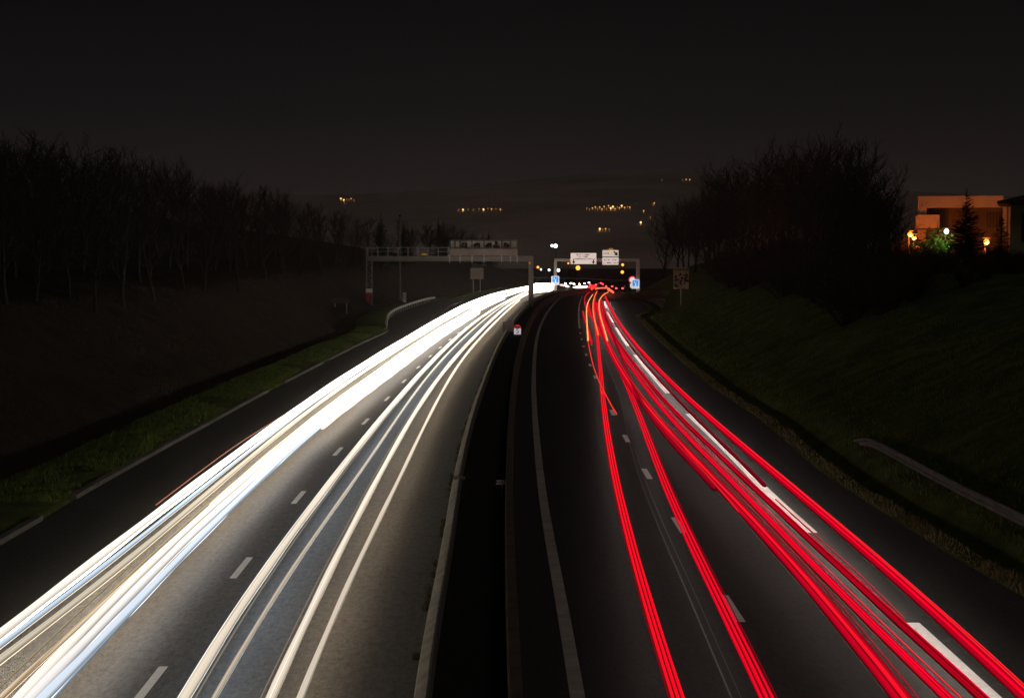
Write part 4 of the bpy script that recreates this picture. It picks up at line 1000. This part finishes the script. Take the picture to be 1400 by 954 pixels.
def bush(seed, hgt=2.2, leafy=False):
    q = random.Random(seed); r = empty('shrub'); sb, cb = MB(), MB()
    for k in range(26):
        az = q.uniform(0, 6.28); el = q.uniform(.7, 1.45); L = hgt*q.uniform(.7, 1.05)
        d = Vector((math.cos(az)*math.cos(el), math.sin(az)*math.cos(el), math.sin(el)))
        pts = [Vector((d.x*.15, d.y*.15, -.15))]; dd = d.copy()
        for i in range(4):
            dd = (dd + Vector((q.uniform(-.25,.25), q.uniform(-.25,.25), q.uniform(-.1,.15)))).normalized(); pts.append(pts[-1] + dd*L/4)
        sb.tube(pts, [.03, .024, .017, .011, .006], 4, False)
        for j in range(22):
            p = pts[1].lerp(pts[4], q.random()) if not leafy else pts[1].lerp(pts[4], q.random()) + Vector((q.gauss(0,.22), q.gauss(0,.22), q.gauss(0,.2)))
            if leafy:
                a = Vector((q.uniform(-1,1), q.uniform(-1,1), q.uniform(-.6,.6))).normalized()*.13; b_ = a.cross(Vector((q.uniform(-1,1), q.uniform(-1,1), 1))).normalized()*.07
                cb.add([p-a, p+b_, p+a, p-b_], [(0,1,2,3)])
            else:
                d2 = Vector((q.uniform(-1,1), q.uniform(-1,1), q.uniform(-.1,1))).normalized(); cb.tube([p, p+d2*hgt*.12, p+d2*hgt*.22+Vector((0,0,.03))], [.008,.006,.003], 3, False)
    sb.build('stem', M['bark'], r); cb.build('foliage' if leafy else 'twigs', M['leaf'] if leafy else M['twig'], r)
    return r
used = set()
def place(proto, x, y, h, rz, label, cat, group, z=None, tilt=0.0):
    # h: wanted height in metres; the prototypes are 10 m (trees) or 2.2 m (shrubs)
    if proto.name not in used: used.add(proto.name); r = proto
    else:
        r = proto.copy(); C.objects.link(r)
        for ch in list(proto.children):
            c = ch.copy(); C.objects.link(c); c.parent = r
    r.location = (x, y, (gz(x, y) if z is None else z) - .05); s_ = h/(2.2 if proto.name.startswith('shrub') else 10.0)
    r.scale = (s_, s_, s_); r.rotation_euler = (tilt, tilt*.6, rz)
    tag(r, label, cat, group)
    return r
def children_of(o): return o.children
bares = [bare_tree(100+i, 10.0, 1.0) for i in range(4)]; slims = [bare_tree(140+i, 10.0, .75, True, M['palebark'] if i == 1 else None) for i in range(3)]
firs = [fir(200, 10, .30), fir(201, 10, .22)]
q = random.Random(21)
# wooded slope above the white trails
sil = [(-30,172),(0,173),(55,179),(100,185),(150,194),(200,205),(250,229),(325,246),(375,255),(440,272),(500,298),(545,303),(600,303),(640,316),(680,322)]
def sil_y(x):
    for (a, ya), (b, yb) in zip(sil, sil[1:]):
        if a <= x <= b: return ya + (yb-ya)*(x-a)/(b-a)
    return sil[0][1] if x < 0 else sil[-1][1]
LB = {'bare': 'bare dark tree in the unlit wood on the slope above the grass strip', 'slim': 'slim pale stemmed bare tree in the unlit wood on the slope'}
def dist_for(px, d):                       # distance at which the sight line px lies d metres beyond the carriageway edge
    Y = 60.0
    while Y < 520:
        if (px-700)/F*Y > fL(Y) - d - 1e-6 and False: pass
        if (px-700)/F*Y <= fL(Y) - d: return Y
        Y += 2
    return None
cnt = 0
for d, step, frac in ((19, 20, 1.0), (25, 27, .98), (13, 34, .74), (32, 40, .95)):
    px = -45 + q.uniform(0, 15)
    while px < 660:
        Y = dist_for(px, d + q.uniform(-1.5, 1.5))
        if Y is None or Y > 505: break
        x = (px-700)/F*Y; g = gz(x, Y)
        ztop = at(px, sil_y(px), Y).z
        h = (ztop - g)*frac*q.uniform(.84, 1.04)
        if h > 3:
            sl = q.random() < .4
            pr = q.choice(slims if sl else bares)
            place(pr, x, Y, h, q.uniform(0, 6.28), LB['slim' if sl else 'bare'], 'tree', 'slim trees of the slope wood' if sl else 'bare trees of the slope wood', tilt=q.uniform(-.08, .08)); cnt += 1
        px += step*q.uniform(.6, 1.4)
for px, top, Y, k in ((521,289,330,1),(600,295,440,1),(606,300,455,0),(552,300,360,1),(632,313,470,1),(646,317,478,0),(660,318,480,0),(668,315,486,0)):
    x = (px-700)/F*Y; g = gz(x, Y); h = at(px, top, Y).z - g
    place(firs[k], x, Y, h, q.uniform(0, 6), 'dark fir at the far end of the slope wood behind the first gantry', 'tree', 'firs behind the first gantry')
# big bare trees on the opposite bank
rt = [(905,283,395),(926,272,370),(950,262,325),(966,250,318),(985,228,285),(1004,217,262),(1030,212,226),(1052,205,215),(1078,195,196),(1100,188,190),(1130,177,170),(1152,188,166),(1172,197,158),(1192,222,150),(1212,252,146),(1090,225,180),(1150,240,150),(1060,240,200),(1020,240,240)]
for i, (px, top, Y) in enumerate(rt):
    x = (px-700)/F*Y; g = gz(x, Y); h = (at(px, top, Y).z - g)*1.02
    place(bares[(i*3+1) % 4], x, Y, h, q.uniform(0, 6.28), 'tall bare twiggy tree in the dark clump on the grassy bank' if px > 960 else 'smaller bare tree on the bank above the second gantry', 'tree', 'bare trees of the bank clump' if px > 960 else 'bare trees above the second gantry')
for px, top, Y, k, lb in ((1320,255,172,0,'tall fir standing dark against the flat roofed building'),(1368,281,178,1,'smaller fir between the flat roofed building and the house with eaves'),(1281,300,190.5,1,'small fir lit green by the white lamp')):
    x = (px-700)/F*Y; g = gz(x, Y); h = at(px, top, Y).z - g
    place(firs[k], x, Y, h, q.uniform(0, 6), lb, 'tree', None)
for i in range(34):
    px = q.uniform(915, 1222); Y = max(140, 395 - (px-905)*1.05 + q.uniform(-18, 30)) if px < 1130 else q.uniform(138, 185)
    topc = 283 - (px-905)*.62 if px < 1000 else (224 - (px-1000)*.36 if px < 1130 else 177 + (px-1130)*.75)
    x = (px-700)/F*Y; g = gz(x, Y); h = (at(px, topc + q.uniform(8, 60), Y).z - g)
    if h > 2.5: place(bares[i % 4], x, Y, h, q.uniform(0, 6.28), 'lower bare tree filling the dark clump on the grassy bank', 'tree', 'lower bare trees of the bank clump')
shr = [bush(300), bush(301), bush(302)]; leafy = bush(310, 2.2, True)
for i in range(70):
    px = 985 + i*6.1 + q.uniform(-4, 4); Y = q.choice((112, 128, 142, 150)) + q.uniform(-6, 6) + max(0, 1130-px)*.75
    x = (px-700)/F*Y; g = gz(x, Y); top = at(px, q.uniform(330, 347) if px > 1190 else q.uniform(285, 335), Y).z; h = max(1.2, min(5.0, top - g))
    place(q.choice(shr), x, Y, h, q.uniform(0, 6), 'dark leafless bush along the top of the grassy bank', 'shrub', 'leafless bushes on the bank top')
for px, top, Y in ((1222,318,193),(1235,322,194.5),(1212,326,195),(1262,330,192.5),(1228,326,191)):
    x = (px-700)/F*Y; g = gz(x, Y); place(q.choice(shr), x, Y, max(1.5, at(px, top, Y).z - g), q.uniform(0, 6), 'leafless bush glowing orange beside the close pair of lamps', 'shrub', 'orange lit bushes by the lamp pair')
for px, top, Y in ((1274,309,189.2),(1284,312,188.8),(1279,318,188.2)):
    x = (px-700)/F*Y; g = gz(x, Y); place(leafy, x, Y, max(1.5, at(px, top, Y).z - g), q.uniform(0, 6), 'leafy evergreen bush lit bright green by the white lamp', 'shrub', 'green lit bushes by the white lamp')
for o in list(bares) + slims + firs + shr + [leafy]:
    if o.name not in used:
        for ch in list(o.children): bpy.data.objects.remove(ch)
        bpy.data.objects.remove(o)

# ------------------------------------------------------------------ grass blades
def blades(name, m, spots, seed):
    q = random.Random(seed); mb = MB()
    for x, y, z, h in spots:
        a = q.uniform(0, 6.28); w = .012 + h*.05; lx, ly = q.gauss(0, .35)*h, q.gauss(0, .35)*h
        mb.add([(x-math.cos(a)*w, y-math.sin(a)*w, z-.02), (x+math.cos(a)*w, y+math.sin(a)*w, z-.02), (x+lx, y+ly, z+h)], [(0,1,2)])
    return tag(mb.build(name, m), kind='stuff')
q = random.Random(77); sp = []
for i in range(26000):
    Y = 55 + (190-55)*q.random()**1.5; d = q.uniform(.2, 3.4); x = fL(Y) - d
    if hash_noise(x*3.0, Y*2.0) < -.35: continue
    tuft = hash_noise(x*4.1, Y*1.1) > .45
    sp.append((x, Y, gz(x, Y), q.uniform(.05, .16)*(2.1 if tuft else 1)))
tag(blades('grass', M['blade'], sp, 1), 'short green grass of the strip between the kerb and the wooded slope', 'grass')
sp = []
for i in range(12000):
    Y = 33 + 200*q.random()**1.8; d = abs(q.gauss(.32, .2)); x = fR(Y) + d
    sp.append((x, Y, gz(x, Y), q.uniform(.06, .24)*(.7+.5*hash_noise(Y*4, 3))))
tag(blades('grass', M['bladedry'], sp, 2), 'dry yellowish grass fringe between the hard shoulder and the ditch', 'grass')
sp = []
for i in range(22000):
    Y = 38 + 190*q.random()**1.5; d = 1.9 + 9*q.random()**1.4; x = fR(Y) + d
    sp.append((x, Y, gz(x, Y), q.uniform(.06, .2)))
tag(blades('grass', M['blade'], sp, 3), 'dim green grass covering the bank beyond the ditch', 'grass')
sp = []
for i in range(9000):
    Y = 34 + 120*q.random()**1.6; d = q.choice((-.24, -.2, .24)) + q.gauss(0, .03)
    if hash_noise(Y*5, 1) < .1: continue
    sp.append((fBL(Y)+d, Y, .0, q.uniform(.03, .12)))
tag(blades('weeds', mat('weed_blades', (.07,.065,.03), .9, 0, .4), sp, 4), 'dry weeds along the foot of the median barrier', 'weeds')

sp = []
for i in range(26000):
    Y = 50 + 230*q.random()**1.4; d = 5.2 + 9*q.random()**1.3; x = fL(Y) - d
    if hash_noise(x*1.9, Y*1.3) < -.1: continue
    sp.append((x, Y, gz(x, Y), q.uniform(.08, .34)))
tag(blades('undergrowth', mat('dead_stalks', (.065, .05, .034), .9, 0, .5, 1.0), sp, 5), 'dead brown stalks and scrub covering the foot of the wooded slope', 'undergrowth')
# ------------------------------------------------------------------ night air, sky, added fill light
HAZE = 0.00013
if HAZE:
    mb = MB(); mb.box(-1320, 1320, -45, 1920, -2.4, 125)
    hzb = mb.build('haze'); tag(hzb, kind='stuff')
    m = bpy.data.materials.new('night_haze'); m.use_nodes = True; nt = m.node_tree; nt.nodes.clear()
    out = nt.nodes.new('ShaderNodeOutputMaterial'); pv = nt.nodes.new('ShaderNodeVolumePrincipled')
    pv.inputs['Color'].default_value = (.95, .84, .78, 1); pv.inputs['Density'].default_value = HAZE; pv.inputs['Anisotropy'].default_value = .6
    nt.links.new(pv.outputs[0], out.inputs['Volume']); hzb.data.materials.append(m)
w = bpy.data.worlds.new('World'); sc.world = w; w.use_nodes = True; nt = w.node_tree
bg = nt.nodes['Background']; tc = N(nt, 'ShaderNodeTexCoord'); sp_ = N(nt, 'ShaderNodeSeparateXYZ'); nt.links.new(tc.outputs['Generated'], sp_.inputs[0])
rp = N(nt, 'ShaderNodeValToRGB'); e = rp.color_ramp.elements
e[0].position = 0.0; e[0].color = (.0300, .0222, .0188, 1); e[1].position = 1.0; e[1].color = (.0022, .0020, .0024, 1)
for pos, col in ((.035, (.0162, .0128, .0119)), (.075, (.0078, .0068, .0072)), (.14, (.0032, .0029, .0033))):
    k = e.new(pos); k.color = (*col, 1)
nt.links.new(sp_.outputs[2], rp.inputs['Fac']); nt.links.new(rp.outputs[0], bg.inputs['Color']); bg.inputs['Strength'].default_value = 1.0
sl = bpy.data.lights.new('fill_sun', 'SUN'); sl.energy = .105; sl.angle = R(20); sl.color = (1.0, .93, .86)  # added fill light without a visible source, brightens road and banks
so = bpy.data.objects.new('fill_sun', sl); C.objects.link(so); so.rotation_euler = (R(40), 0, R(30)); so.location = (0, 0, 60)

# ------------------------------------------------------------------ render settings
sc.render.engine = 'CYCLES'
sc.cycles.use_denoising = True
try: sc.cycles.denoiser = 'OPENIMAGEDENOISE'
except Exception: pass
sc.cycles.max_bounces = 4; sc.cycles.diffuse_bounces = 2; sc.cycles.glossy_bounces = 2; sc.cycles.volume_bounces = 0; sc.cycles.transparent_max_bounces = 4
sc.cycles.sample_clamp_indirect = 2.0; sc.cycles.use_light_tree = True
sc.cycles.caustics_reflective = False; sc.cycles.caustics_refractive = False
vs = sc.view_settings; sc.display_settings.display_device = 'sRGB'; vs.view_transform = 'Standard'; vs.look = 'None'; vs.exposure = 0; vs.gamma = 1
